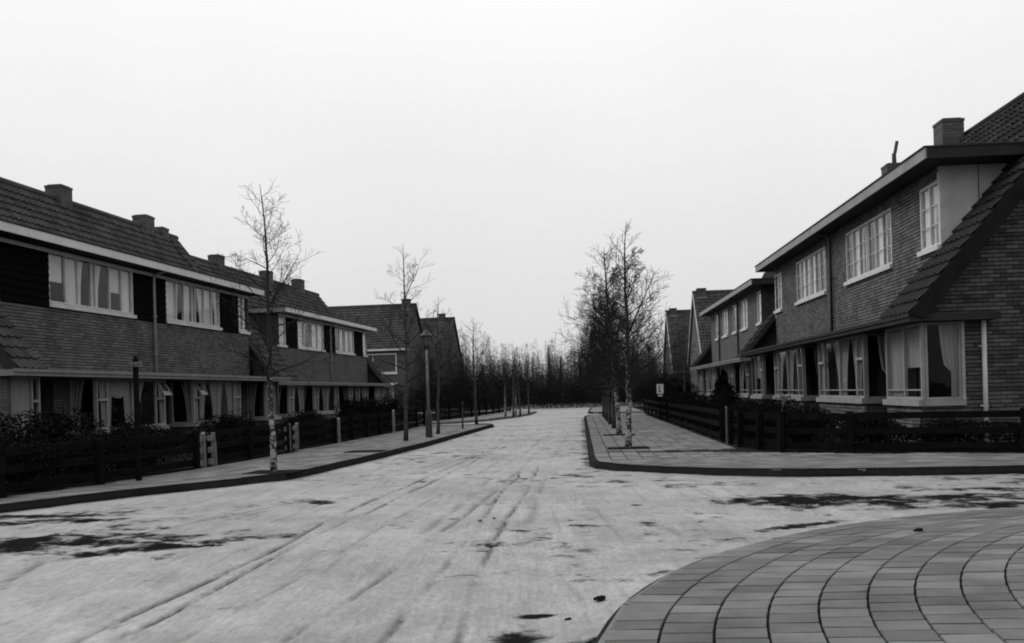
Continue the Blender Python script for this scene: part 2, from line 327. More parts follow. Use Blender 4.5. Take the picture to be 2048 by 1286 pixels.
# --- kerb stones, one object each
def kerb(parent, curve, frame, inward, wd=.10, L=.95, top=.108, m_='kerb'):
    P = [Vector(frame(*c)) for c in curve]; seg = []
    for a, b in zip(P[:-1], P[1:]): seg.append((a, b, (b - a).length))
    tot = sum(x[2] for x in seg); n = max(1, int(tot / L)); st = tot / n
    def at(d):
        for a, b, l in seg:
            if d <= l: return a + (b - a) * (d / max(l, 1e-6))
            d -= l
        return seg[-1][1]
    for i in range(n):
        a, b = at(i * st + .009), at((i + 1) * st - .009); d = (b - a).normalized(); nrm = Vector((-d.y, d.x)) * inward
        q = .004 * rnd.uniform(-1, 1); e = nrm * -.012; m = MB(); zt = top + q
        lo = [a + e, b + e, b + nrm * wd, a + nrm * wd]; hi = [a + e + nrm * .018, b + e + nrm * .018, b + nrm * wd, a + nrm * wd]
        m.hex([(p.x, p.y, -.12) for p in lo] + [(p.x, p.y, zt) for p in hi]); m.build('kerb_stone', m_, parent)
kerb(pave_r, rk_curve[:-2], RF, 1); kerb(pave_l, lk_curve[1:], LF, 1)
kerb(pave_f, fg_arc[:31], RF, -1, .05, .9, .094, 'kerb_sand'); kerb(pave_l2, lk2[1:], LF, 1, .1, 1.2); kerb(pave_r2, rk2[1:-1], RF, 1, .1, 1.2)

# --- paving tiles
def tile_hex(m, frame, tl, s0, s1, W_, gap, z, tilt=0):
    # tl(s) is the tile's left edge: a tile follows the curve of its row
    P = [(tl(s0) + gap, s0 + gap), (tl(s0) + W_ - gap, s0 + gap), (tl(s1) + W_ - gap, s1 - gap), (tl(s1) + gap, s1 - gap)]
    zz = [z + tilt * rnd.uniform(-1, 1) for _ in P]; c = (sum(p[0] for p in P) / 4, sum(p[1] for p in P) / 4)
    lo = [(*frame(*p), .07) for p in P]; hi = []
    for p, q in zip(P, zz):
        hi.append((*frame(p[0] + (c[0] - p[0]) * .02, p[1] + (c[1] - p[1]) * .03), q))
    m.hex(lo + hi, skip=(0,))
def tile_field(name, parent, frame, edge, ks, W_, s_a, s_b, L, z, m, inside, singles=0, sgn=1, gap=.0055):
    rest = MB(); n = 0
    for k in ks:
        off = (k % 2) * .5 * L + rnd.uniform(-.02, .02)
        s = s_a + off
        while s < s_b:
            s1 = min(s + L * rnd.uniform(.97, 1.03), s_b)
            tl = lambda q, k=k: edge(q) + sgn * k * W_ - (W_ if sgn < 0 else 0)
            if s1 - s > .06 and inside(tl((s + s1) / 2) + W_ / 2, (s + s1) / 2):
                if n < singles:
                    one = MB(); tile_hex(one, frame, tl, s, s1, W_, gap, z, .0025); one.build(name, m, parent, recalc=False); n += 1
                else: tile_hex(rest, frame, tl, s, s1, W_, gap, z, .0025)
            s = s1
    if rest.v: tag(rest.build(name + '_field', m, parent, recalc=False), kind='stuff')
tile_field('paving_tile', pave_f, RF, lambda s: fg_edge(s) + .045, list(range(0, 42)), .262, 3.4, 9.22, .20, .1, 'paver',
           lambda t, s: t < 15, singles=290)
rk_t = interp([(13.5, 3.9), (13.7, 2.78), (14.13, 1.9), (14.75, 1.05), (15.26, .52), (15.8, .22), (16.3, .13), (24, .13), (44, .15), (47, .42)])
def in_r(t, s):
    if s > 18.6: return t < 3.05
    return s < 15.7 + max(0, 7.0 - t) * .42 + (0 if t < 7 else -(t - 7) * .2) and t < 11
tile_field('paving_tile', pave_r, RF, lambda s: rk_t(s) + .10, list(range(0, 40)), .275, 13.53, 46.9, .275, .1, 'paver_far', in_r, gap=.009)
lk_t = interp([(4.5, -10.6), (10.67, -7.73), (12.6, -6.83), (13.6, -6.14), (14.6, -5.62), (15.8, -5.46), (17.96, -5.38), (23, -5.25), (30, -5.35), (36, -5.45)])
lf_t = interp([(4.5, -11.2), (8, -9.7), (11.59, -8.39), (13.33, -8.02), (16.33, -7.84), (20.5, -7.78), (24, -7.85), (34.5, -8.2), (38, -8.3)])
tile_field('paving_tile', pave_l, LF, lambda s: lk_t(s) - .10, list(range(0, 11)), .275, 5, 36, .275, .1, 'paver_far', lambda t, s: t > lf_t(s) + .05, sgn=-1, gap=.008)

# --- garden soil
slab('garden_soil_right', 'soil', [(3.18, 46.8), (3.18, 19.2), (3.38, 18.2), (3.6, 17.4), (4.65, 16.75), (7.07, 15.85), (12, 14.8), (33, 14.8), (33, 46.8)], .0, .112, RF)
lfp = [(-11.2, 4.5), (-9.7, 8), (-8.39, 11.59), (-8.02, 13.33), (-7.84, 16.33), (-7.78, 20.5), (-7.85, 24), (-8.2, 34.5), (-8.3, 37)]
slab('garden_soil_left', 'soil', [(p[0] - .04, p[1]) for p in lfp] + [(-39, 37), (-39, 4.5)], .0, .112, LF)
slab('garden_soil_left_far', 'soil', [(-9.2, 42), (-8.6, 48), (-8.2, 60.6), (-29, 60.6), (-29, 42)], .0, .112, LF)
slab('garden_soil_right_far', 'soil', [(3.4, 51.9), (3.4, 65.7), (33, 65.7), (33, 51.9)], .0, .112, RF)
# tree pits: bare earth left open in the pavement
def pit(parent, frame, t, s, a=.42, b=.36):
    m = MB(); P = [frame(t - a, s - b), frame(t + a, s - b), frame(t + a, s + b), frame(t - a, s + b)]
    m.prism([(x, y, .09) for x, y in P], [(x, y, .108) for x, y in P]); m.build('tree_pit', 'soil', parent)

# ------------------------------------------------------------------ windows
CURT = random.Random(21)
def curtain(parent, M, a0, a1, b0, b1, c, kind):
    nx, ny = 15, 9; w_ = a1 - a0; h = b1 - b0; strips = []
    if kind == 'none': return
    if kind == 'full': strips = [(lambda q: (0, 1), 0, 1)]
    if kind == 'half': strips = [(lambda q: (0, 1), .42, 1)]
    if kind == 'left': strips = [(lambda q: (0, .30 + .30 * q ** 2), 0, 1)]
    if kind == 'right': strips = [(lambda q: (.70 - .30 * q ** 2, 1), 0, 1)]
    if kind == 'both': strips = [(lambda q: (0, .24 + .20 * q ** 2), 0, 1), (lambda q: (.76 - .20 * q ** 2, 1), 0, 1)]
    if kind == 'vee': strips = [(lambda q: (0, .18 + .10 * q), 0, .98), (lambda q: (.82 - .10 * q, 1), 0, .98), (lambda q: (max(0, .5 - (q * .9 + .12)), min(1, .5 + (q * .9 + .12))), .62, 1)]
    if kind == 'swag': strips = [(lambda q: ((.42 + .34 * (1 - q) ** 1.5) if q > .36 else .78 + .02 * q, 1.0), 0, 1)]
    if kind == 'swagl': strips = [(lambda q: (0, (.58 - .34 * (1 - q) ** 1.5) if q > .36 else .22), 0, 1)]
    m = MB(parent['side'] if 'side' in parent else 1); ph = CURT.uniform(0, 6)
    for fn, y0, y1 in strips:
        b = len(m.v); G = []
        for j in range(ny + 1):
            yy = y0 + (y1 - y0) * j / ny; q = (j / ny) if kind == 'vee' and y0 > .5 else yy
            l, r = fn(q)
            for i in range(nx + 1):
                xx = l + (r - l) * i / nx; a = a0 + w_ * xx
                G.append(M(a, b0 + h * yy, c + .028 * math.sin(i / nx * 2 * math.pi * max(3, w_ * 5) * 1.0 + ph) * (1.2 - .4 * yy)))
        m.pts(G)
        for j in range(ny):
            for i in range(nx): p = b + j * (nx + 1) + i; m.f.append((p, p + 1, p + nx + 2, p + nx + 1))
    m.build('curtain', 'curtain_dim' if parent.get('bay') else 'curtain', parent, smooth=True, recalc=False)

def window(house, side, M, a0, a1, b0, b1, lights, curtains=None, rows=1, sill=.10, back=True, mt='white_paint', fr=.065, depth=.075, vents=(), transom=(), cdepth=-.10, low_rail=False):
    """lights: relative widths along a; M(a, b, c): c is outwards from the wall face"""
    f = MB(side)
    f.mbox(M, a0, a0 + fr, b0, b1, -depth, -.004); f.mbox(M, a1 - fr, a1, b0, b1, -depth, -.004)
    f.mbox(M, a0 + fr, a1 - fr, b1 - fr, b1, -depth, -.004); f.mbox(M, a0 + fr, a1 - fr, b0, b0 + fr, -depth, -.004)
    tot = sum(lights); x = a0 + fr; wd = a1 - a0 - 2 * fr; spans = []
    for i, l in enumerate(lights):
        x1 = x + wd * l / tot; spans.append((x + (0 if i == 0 else .022), x1 - (0 if i == len(lights) - 1 else .022)))
        if i < len(lights) - 1: f.mbox(M, x1 - .022, x1 + .022, b0 + fr, b1 - fr, -depth, -.008)
        x = x1
    zb, zt = b0 + fr, b1 - fr
    for i, (p, q) in enumerate(spans):
        for r in range(1, rows): zz = zb + (zt - zb) * r / rows; f.mbox(M, p, q, zz - .008, zz + .008, -depth + .01, -.03)
        if low_rail: f.mbox(M, p, q, zb + .12, zb + .145, -depth + .01, -.02)
        if i in transom: f.mbox(M, p, q, zt - .52, zt - .46, -depth, .01)
    wo = f.build('window', mt, house); wo['side'] = side; wo['bay'] = int(mt == 'bay_white_shaded')
    for i, (p, q) in enumerate(spans):
        pn = MB(side); pn.mbox(M, p - .008, q + .008, zb - .008, (zt - .47 if i in vents else zt) + .008, -.046, -.041); pn.build('pane', 'glass', wo)
        if i in vents:      # small top-hung light swung open at the bottom
            h = .46; an = math.radians(30)
            Mv = lambda a, b, c: M(a, zt - (zt - b) * math.cos(an) + c * math.sin(an), .012 + (zt - b) * math.sin(an) + c * math.cos(an))
            v = MB(side); v.mbox(Mv, p, p + .04, zt - h, zt, -.035, 0); v.mbox(Mv, q - .04, q, zt - h, zt, -.035, 0); v.mbox(Mv, p + .04, q - .04, zt - h, zt - h + .055, -.035, 0); v.mbox(Mv, p + .04, q - .04, zt - .04, zt, -.035, 0)
            v.build('vent_light', mt, wo)
            v = MB(side); v.mbox(Mv, p + .03, q - .03, zt - h + .04, zt - .03, -.02, -.016); v.build('vent_pane', 'glass', wo)
        kd = (curtains[i] if curtains else CURT.choice(['both', 'full', 'left', 'right', 'half', 'none', 'both']))
        curtain(wo, M, p, q, zb + .01, zt - .01, cdepth, kd)
    if back:
        k = MB(side); k.mbox(M, a0 + .01, a1 - .01, b0 + .01, b1 - .01, -.17, -.155); k.build('painted_room_dark', 'painted_room_dark', wo)  # dark sheet behind the panes, painted as the unlit room
    if sill:
        k = MB(side); k.mbox(M, a0 - .05, a1 + .05, b0 - sill, b0 - .004, -.06, .07); k.build('sill', mt, wo)
    return wo

# ------------------------------------------------------------------ bricks and roof tiles
BL, BH = .225, .075
def bricks(m, M, a0, a1, b0, b1, holes=(), inside=None, seed=1, d=.10, bh=BH, bl=BL):
    r = random.Random(seed); row = 0; b = b0
    while b < b1 - .02:
        bt = min(b + bh, b1); cuts = sorted([(h[0], h[1]) for h in holes if h[2] < b + bh * .5 < h[3]])
        spans = []; x = a0
        for h in cuts: spans.append((x, h[0])); x = h[1]
        spans.append((x, a1))
        for p, q in spans:
            x = p - (row % 2) * bl / 2
            while x < q - .01:
                l, rr = max(x, p), min(x + bl, q)
                if rr - l > .03 and (inside is None or inside((l + rr) / 2, (b + bt) / 2)):
                    j = .004 * r.uniform(-1, 1)
                    g2 = .0085; P = [M(l + .005, b + g2, -d), M(rr - .005, b + g2, -d), M(rr - .005, b + g2, j), M(l + .005, b + g2, j),
                         M(l + .005, bt - g2, -d), M(rr - .005, bt - g2, -d), M(rr - .005, bt - g2, j), M(l + .005, bt - g2, j)]
                    m.hex(P, skip=(2,))
                x += bl
        b = bt; row += 1
def panel(m, M, a0, a1, b0, b1, holes=(), d=.10):
    xs = sorted({a0, a1, *[min(max(h[i], a0), a1) for h in holes for i in (0, 1)]}); zs = sorted({b0, b1, *[min(max(h[i], b0), b1) for h in holes for i in (2, 3)]})
    for i in range(len(xs) - 1):
        for j in range(len(zs) - 1):
            cx, cz = (xs[i] + xs[i + 1]) / 2, (zs[j] + zs[j + 1]) / 2
            if any(h[0] < cx < h[1] and h[2] < cz < h[3] for h in holes): continue
            m.mbox(M, xs[i], xs[i + 1], zs[j], zs[j + 1], -d, 0)
def brick_panel_mat():
    m = bpy.data.materials.new('brick_panel'); m.use_nodes = True; t = m.node_tree; n = t.nodes; l = t.links; p = n['Principled BSDF']; p.inputs['Roughness'].default_value = .9; p.inputs['Specular IOR Level'].default_value = .2
    co = n.new('ShaderNodeTexCoord'); sp = n.new('ShaderNodeSeparateXYZ'); l.new(co.outputs['Object'], sp.inputs[0])
    ad = n.new('ShaderNodeMath'); l.new(sp.outputs[0], ad.inputs[0]); l.new(sp.outputs[1], ad.inputs[1])
    cb = n.new('ShaderNodeCombineXYZ'); l.new(ad.outputs[0], cb.inputs[0]); l.new(sp.outputs[2], cb.inputs[1])
    b = n.new('ShaderNodeTexBrick'); l.new(cb.outputs[0], b.inputs['Vector']); b.inputs['Scale'].default_value = 1; b.inputs['Brick Width'].default_value = .225; b.inputs['Row Height'].default_value = .075; b.inputs['Mortar Size'].default_value = .007
    b.inputs['Color1'].default_value = (.072, .072, .072, 1); b.inputs['Color2'].default_value = (.108, .108, .108, 1); b.inputs['Mortar'].default_value = (.04, .04, .04, 1)
    ns = n.new('ShaderNodeTexNoise'); ns.inputs['Scale'].default_value = 1.2; ns.inputs['Detail'].default_value = 6; l.new(co.outputs['Object'], ns.inputs['Vector'])
    r = n.new('ShaderNodeMapRange'); r.inputs[3].default_value = .6; r.inputs[4].default_value = 1.4; l.new(ns.outputs[0], r.inputs[0])
    mu = n.new('ShaderNodeMix'); mu.data_type = 'RGBA'; mu.blend_type = 'MULTIPLY'; mu.inputs[0].default_value = 1; l.new(b.outputs[0], mu.inputs[6]); l.new(r.outputs[0], mu.inputs[7]); l.new(mu.outputs[2], p.inputs['Base Color'])
    bp = n.new('ShaderNodeBump'); bp.inputs['Strength'].default_value = .6; bp.inputs['Distance'].default_value = .01; bp.invert = True; l.new(b.outputs[1], bp.inputs['Height']); l.new(bp.outputs[0], p.inputs['Normal']); MATS['brick_panel'] = m
brick_panel_mat()

TW, TL_ = .235, .30
PROF = [(0, .012), (.3, .0), (.55, .012), (.8, .045), (1.0, .028)]
def tile_geo(m, M, a, l, jit=0):
    """M(a, l, n): a across, l up the slope, n off the slope"""
    lo = []; hi = []; bt = []
    for x, h in PROF:
        lo.append(M(a + x * TW, l - .03, h + .058 + jit)); hi.append(M(a + x * TW, l + TL_ + .01, h + .006)); bt.append(M(a + x * TW, l - .03, h + .010 + jit))
    b = m.pts(lo + hi + bt); n = len(PROF)
    for i in range(n - 1): m.f.append((b + i, b + i + 1, b + n + i + 1, b + n + i)); m.f.append((b + i + 1, b + i, b + 2 * n + i, b + 2 * n + i + 1))
def roof_tiles(m, M, a0, a1, l0, l1, seed=3, inside=None):
    r = random.Random(seed); l = l0
    while l < l1 - .1:
        a = a0
        while a < a1 - TW * .5:
            if inside is None or inside(a + TW / 2, l + TL_ / 2): tile_geo(m, M, a, l, r.uniform(-.006, .008))
            a += TW
        l += TL_

# ------------------------------------------------------------------ terrace block with one long flush dormer
def block(name, label, side, phi, D, s_ref, Ld, zl, ze, tr, strip, uppers, bays, chimneys, pipes, ledge_m, fascia_m, cheek_m, clad=None, brick=True, near=False,
          sill1=.92, group='terrace blocks along the street', tile_m='roof_tile', side_over=.75, far_over=None, strip_near=None, seed=1, doors=()):
    fr = (lambda t, s: (t * math.cos(phi) + s * math.sin(phi), -t * math.sin(phi) + s * math.cos(phi)))
    X, Y = fr(D, s_ref); H = empty(name, (X, Y, .10), -phi); tag(H, label, 'terraced houses', group)
    zl, ze, sill1 = zl - .1, ze - .1, sill1 - .1                  # the block stands on its plot at 0.10
    T = lambda t, s, z: (t, s, z)
    OV = 1.05; BT = -.75
    slope = 1.2 if side > 0 else 1.27
    zr = lambda t: zl + .02 + slope * (t + OV); Hr = zr(tr); depth = 2 * tr
    s0, s1 = -(strip_near or strip), Ld + strip; far_over = side_over if far_over is None else far_over
    vo = .45 if near else .08; lo_ = .42 if near else .22
    Mf = lambda a, b, c: T(-c, a, b)                              # front wall, outwards to the street
    Mn = lambda a, b, c: T(a, s0 - c, b); Mfar = lambda a, b, c: T(a, s1 + c, b)
    # ---- core walls
    m = MB(side); holes = [(u[0], u[1], u[2], u[3]) for u in uppers]
    ia, ib = (s0 + .12, s1 - .12)
    m.box(.18, depth - .05, ia, ib, 0, zr(.18) - .25)             # ground storey
    m.box(.18, depth * .55, .1, Ld - .1, zr(.18) - .30, ze - .02)   # inside of the dormer
    core = m.build('wall_core', 'mortar', H)
    m = MB(side)
    if brick:
        bricks(m, Mf, 0, Ld, zl - .15, ze, holes + ([(c[0], c[1], c[2], c[3]) for c in clad] if clad else []), seed=seed, d=.13)
        bricks(m, Mf, s0, 0, .0, zl - .1, seed=seed + 1); bricks(m, Mf, Ld, s1, 0, zl - .1, seed=seed + 2)
        fw = m.build('front_bricks', 'brick', H, recalc=False); tag(fw, kind='stuff')
        m = MB(side); m.mbox(Mf, 0, Ld, zl - .15, ze, -.16, -.135)
        if not holes: m.build('wall', 'mortar', H)
        else:
            m = MB(side); Mi = lambda a, b, c: T(.013 - c, a, b); panel(m, Mi, 0, Ld, zl - .15, ze, holes, d=.12); m.build('wall', 'mortar', H)
    else:
        panel(m, Mf, 0, Ld, zl - .15, ze, holes, d=.13); m.build('wall', 'brick_panel', H)
    m = MB(side); m.box(0, .2, s0 + .1, s1 - .1, 0, zl - .05)
    m.build('ground_floor_wall', 'brick_panel', H)
    # ---- gables
    def gab_poly(inset=.10):
        lo, hi = BT, depth - BT
        return [(lo, 0), (lo, zr(lo) - inset), (tr, Hr - inset), (hi, zr(lo) - inset), (hi, 0)]
    for nm, sa, sb in (('near', s0 + .012, s0 + .14), ('far', s1 - .14, s1 - .012)):
        m = MB(side); gp = gab_poly(.10); wz = (sill1, zl - .12)
        if nm == 'near' and near:                               # window opening at the street corner of the gable
            gp = [(-.02, 0), (-.02, zr(-.02) - .1)] + gp[2:]; m.prism([(p[0], sa, p[1]) for p in gp], [(p[0], sb, p[1]) for p in gp])
            q = [(BT, zl - .13), (BT, zr(BT) - .1), (-.02, zr(-.02) - .1), (-.02, zl - .13)]; m.prism([(p[0], sa, p[1]) for p in q], [(p[0], sb, p[1]) for p in q])
            m.box(BT, -.02, sa, sb, 0, sill1 - .1)
        else: m.prism([(p[0], sa, p[1]) for p in gp], [(p[0], sb, p[1]) for p in gp])
        m.build('gable_wall', 'brick_panel' if not (near and nm == 'near') else 'mortar', H)
        if nm == 'near' and near:
            m = MB(side); ins = lambda a, b: BT < a < depth - BT and b < zr(min(a, depth - a)) - .16
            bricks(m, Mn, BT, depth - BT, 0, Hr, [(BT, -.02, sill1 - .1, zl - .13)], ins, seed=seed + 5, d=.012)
            tag(m.build('gable_bricks', 'brick_gable_shaded', H, recalc=False), kind='stuff')
    # ---- dormer: cheeks, flat roof with fascia
    te = (ze - zr(0)) / slope
    for ss, dd in ((0, 1), (Ld, -1)):
        P = [(0, zr(0) - .1), (0, ze), (te + .05, ze), (te + .05, ze - .05)]
        ck = MB(side); a, b = (ss - .02 * dd, ss + .10 * dd); ck.prism([(p[0], a, p[1]) for p in P], [(p[0], b, p[1]) for p in P])
        co = ck.build('dormer_cheek', cheek_m, H)
        if near and dd == 1:
            st = MB(side); st.box(.73, .745, -.028, -.018, zr(.73), ze); st.build('joint_strip', 'pipe_dark', co)
    f = MB(side); fh = .19
    f.box(-.5, te + .5, -side_over, Ld + far_over, ze, ze + .04); f.build('soffit', fascia_m, H)
    f = MB(side); f.box(-.53, -.5, -side_over - .03, Ld + far_over + .03, ze - .01, ze + fh)
    fo = f.build('front_fascia', 'fascia_white' if side < 0 else 'fascia_grey', H)
    for a, b in ((-side_over - .03, -side_over), (Ld + far_over, Ld + far_over + .03)):
        f = MB(side); f.box(-.5, te + .14, a, b, ze - .01, ze + fh); f.build('side_fascia', fascia_m, H)
    f = MB(side); f.box(-.55, te + .3, -side_over - .05, Ld + far_over + .05, ze + fh + .002, ze + fh + .035); f.build('dormer_roof', 'roof_tile_dark', H)
    if side < 0:
        f = MB(side); f.mbox(Mf, 0, Ld, ze - .13, ze - .04, .004, .05); f.build('window_head_trim', 'white_paint', H)
    # ---- main roof
    cs = 1 / math.hypot(1, slope); sn = slope * cs
    Mr = lambda a, l, n: T(-OV + l * cs - n * sn, a, zl + .02 + l * sn + n * cs)
    Lr = (tr + OV) / cs
    r = MB(side)
    und = lambda a, l, n: Mr(a, l, n - .10)
    for a0, a1, l0 in ((s0 - vo, 0, 0), (0, Ld, (te + OV) / cs + .02), (Ld, s1 + .08, 0)):
        r.hex([und(a0, l0, 0), und(a1, l0, 0), und(a1, l0, .098), und(a0, l0, .098), und(a0, Lr, 0), und(a1, Lr, 0), und(a1, Lr, .098), und(a0, Lr, .098)])
    Mb = lambda a, l, n: T(2 * tr + OV - l * cs + n * sn, a, zl + .02 + l * sn + n * cs)
    r.hex([Mb(s0 - vo, 0, -.1), Mb(s1 + .08, 0, -.1), Mb(s1 + .08, 0, 0), Mb(s0 - vo, 0, 0), Mb(s0 - vo, Lr, -.1), Mb(s1 + .08, Lr, -.1), Mb(s1 + .08, Lr, 0), Mb(s0 - vo, Lr, 0)])
    ro = r.build('roof', tile_m, H)
    tl = MB(side); ta = s0 - .08
    if not near: roof_tiles(tl, Mr, s0 - .08, -.12, 0, Lr, seed)
    else:                                                        # near verge: every tile an object of its own
        one = MB(side); tile_geo(one, lambda a, l, n: (l * cs - n * sn, a, l * sn + n * cs), 0, 0)
        o1 = one.build('roof_tile', 'roof_tile_dark', ro, recalc=False); first = True; rr = random.Random(9); l = 0
        while l < Lr - .1:
            a = s0 - vo
            while a < .05:
                o = o1 if first else o1.copy()
                if not first: COL.objects.link(o)
                first = False; p = Mr(a, l, rr.uniform(-.006, .008)); o.location = (side * p[0], p[1], p[2]); o.rotation_euler = (rr.uniform(-.012, .012), 0, 0); a += TW
                if a + TW * .5 > .02 and l > (0 + OV) / cs - .2 and l < (te + OV) / cs: break
            l += TL_
    roof_tiles(tl, Mr, .02 if near else 0.02, Ld, (te + OV) / cs + .25, Lr, seed + 1); roof_tiles(tl, Mr, Ld + .12, s1, 0, Lr, seed + 2)
    tag(tl.build('roof_tiles', tile_m, ro, recalc=False), kind='stuff')
    rg = MB(side); rg.tube([(tr, s0 - vo - .02, Hr + .02), (tr, s1 + .1, Hr + .02)], [.11, .11], 8); rg.build('ridge', tile_m, ro)
    for a in (s0 - vo - .03, s1 + .08):
        v = MB(side)
        dv = -.25 if near else -.2; Pv = [Mr(a, -.05 - (dv + .1) * .8, dv), Mr(a, Lr, dv), Mr(a, Lr, .03), Mr(a, -.05, .03)]; v.prism(Pv, [(p[0], p[1] + .03, p[2]) for p in Pv]); v.build('verge_board', 'verge_dark' if near else 'fascia_brown', ro)
    # ---- ledge over the ground floor (gutter)
    e = MB(side); e.box(-OV - .04, .0, s0 - lo_, s1 + .22, zl - .13, zl); e.build('ledge', ledge_m, H)
    e = MB(side); e.box(-OV - .07, -OV - .042, s0 - lo_ - .03, s1 + .25, zl - .05, zl + .02); e.build('gutter_lip', ledge_m, H)
    if near:
        e = MB(side); e.box(.002, .52, s0 - lo_, s0 - .002, zl - .13, zl); e.build('ledge_return', ledge_m, H)
    # ---- upper windows
    for u in uppers: window(H, side, Mf, u[0], u[1], u[2], u[3], u[4], u[5], rows=3 if side > 0 else 1, fr=.06 if side < 0 else .05)
    if clad:
        for c in clad:
            k = MB(side); nb = max(3, int((c[3] - c[2]) / .16)); hh = (c[3] - c[2]) / nb
            for i in range(nb):
                q = MB(side); zb = c[2] + i * hh
                q.hex([T(.0, c[0], zb), T(.0, c[1], zb), T(-.045, c[1], zb), T(-.045, c[0], zb), T(0, c[0], zb + hh - .006), T(0, c[1], zb + hh - .006), T(-.022, c[1], zb + hh - .006), T(-.022, c[0], zb + hh - .006)])
                q.build('cladding_board', 'cladding', H)
    # ---- bays
    for bi, (a, b, lights, vents, tr_, cur, sn_, sf_) in enumerate(bays):
        Mb_ = lambda x, y, c: T(BT - c, x, y); zt = zl - .135
        m = MB(side)
        if brick: bricks(m, Mb_, a, b, 0, sill1 - .1, seed=seed + 20 + bi, d=.06)
        bw_ = m.build('bay_bricks', 'brick', H, recalc=False) if brick else None
        if bw_: tag(bw_, kind='stuff')
        m = MB(side); m.box(BT + .065, .0, a + .065, b - .065, 0, sill1 - .1) if brick else m.box(BT, 0, a, b, 0, sill1 - .1)
        m.build('bay_wall', 'brick_panel', H)
        window(H, side, Mb_, a, b, sill1, zt, lights, cur, rows=1, sill=.12, back=False, low_rail=side > 0, vents=vents, transom=tr_, fr=.05, depth=.075, mt='bay_white_shaded')
        if sn_: window(H, side, lambda x, y, c, a=a: T(x, a - c, y), BT + .078, -.02, sill1, zt, [1], [sn_], back=False, sill=.12, fr=.03, mt='bay_white_shaded')
        if sf_: window(H, side, lambda x, y, c, b=b: T(x, b + c, y), BT + .078, -.02, sill1, zt, [1], [sf_], back=False, sill=.12, fr=.03, mt='bay_white_shaded')
        k = MB(side); k.box(-.03, -.015, a + .05, b - .05, sill1, zt); k.build('painted_room_dark', 'painted_room_dark', H)  # dark sheet across the bay's back, room darkness put into its colour
        k = MB(side); k.box(BT + .08, -.03, a + .08, b - .08, sill1 - .1, sill1 - .07); k.build('window_board', 'painted_room_dark', H)
    for (a, b) in doors:
        d = MB(side); d.mbox(Mf, a, b, 0.02, zl - .2, .004, .05); dd = d.build('door', 'door', H)
        d = MB(side); d.mbox(Mf, a + .18, b - .18, 1.25, zl - .4, .052, .058); d.build('pane', 'glass', dd)
        d = MB(side); d.mbox(Mf, b - .12, b - .08, .95, 1.08, .052, .09); d.build('handle', 'lamp_metal', dd)
    # ---- chimneys, pipes
    for (cs_, w_, h_, off, pot) in chimneys:
        tc_ = tr - off; c = MB(side); zt = Hr + h_; cw = .28 if side > 0 else .27; x0, x1, y0, y1 = tc_ - cw, tc_ + cw, cs_ - w_ / 2, cs_ + w_ / 2
        Mc = lambda a, b, c_: T(a, y0 - c_, b); c.box(x0, x1, y0, y1, Hr - 1.0 - off * slope, zt - .07); c.box(x0 - .015, x1 + .015, y0 - .015, y1 + .015, zt - .07, zt)
        c.box(x0 + .05, x1 - .05, y0 + .05, y1 - .05, zt, zt + .035)
        co = c.build('chimney', 'brick_panel', ro)
        if pot:
            c = MB(side); c.tube([(tc_, cs_ - .1, zt), (tc_, cs_ - .1, zt + .34), (tc_ + .03, cs_ - .1, zt + .36), (tc_ + .1, cs_ - .1, zt + .72)], [.07, .06, .05, .05], 8); c.build('flue_pipe', 'chimney_pot', co)
    for (ps, z0_, z1_, pm) in pipes:
        p = MB(side); p.tube([(-.07, ps, z0_), (-.07, ps, z1_ - .25), (-.10, ps, z1_ - .12), (-.42, ps, z1_ - .02)], [.04] * 4, 8); po = p.build('downpipe', pm, H, True)
        for zz in (z0_ + .6, z0_ + 1.7):
            p = MB(side); p.box(-.115, .0, ps - .05, ps + .05, zz, zz + .03); p.build('pipe_clip', pm, po)
    if near:
        p = MB(side); p.tube([(.34, s0 - .12, .0), (.34, s0 - .12, zl - .13)], [.042, .042], 10); po = p.build('downpipe', 'pipe_white', H, True)
        for zz in (.7, 1.8): p = MB(side); p.box(.28, .40, s0 - .11, s0 + .01, zz, zz + .03); p.build('pipe_clip', 'pipe_white', po)
        window(H, side, Mn, BT + .079, -.03, sill1, zl - .135, [1], ['swag'], back=False, sill=.12, fr=.04, cdepth=-.09, mt='bay_white_shaded')
        p = MB(side); p.box(-.028, .03, s0 - .03, s0 + .01, sill1 - .1, zl - .135); p.build('corner_post', 'pipe_grey', H)
    return H

NV = ()
# right-hand near block
U = [(.03, 1.07, 3.86, 5.13, [1, 1], ['right', 'full']), (2.9, 6.55, 3.86, 5.13, [1, 1, 1, .25, 1, 1, 1], ['none', 'full', 'left', 'full', 'none', 'full', 'left']),
     (8.65, 12.3, 3.86, 5.13, [1, 1, 1, .25, 1, 1, 1], ['left', 'none', 'full', 'full', 'right', 'full', 'none']), (14.6, 15.65, 3.86, 5.13, [1, 1], ['full', 'left'])]
B = [(-.9, 1.15, [1, 1.1], (), (), ['half', 'full'], None, None),
     (2.7, 6.75, [.42, 1.15, 1.15, .42], (), (0, 3), ['right', 'both', 'left', 'full'], 'swag', None),
     (8.6, 12.5, [.42, 1.15, 1.15, .42], (), (0, 3), ['left', 'both', 'both', 'right'], 'swag', None),
     (14.45, 16.55, [.42, 1.1, .6], (), (0,), ['full', 'half', 'half'], 'right', None)]
block('terrace_block', 'brick terrace block with pale panelled dormer side at the side street corner', 1, PR, 7.1, 19.1, 15.7, 2.52, 5.48, 3.3, .92, U, B,
      [(6.9, .62, .40, .45, False), (11.2, .55, .26, .5, True)], [(7.85, 2.42, 5.4, 'pipe_dark')], 'fascia_brown', 'fascia_brown', 'cheek_panel', near=True, sill1=.95,
      tile_m='roof_tile_dark', seed=100, doors=[(1.4, 2.4), (6.95, 7.8), (7.9, 8.4), (13.0, 14.0)])
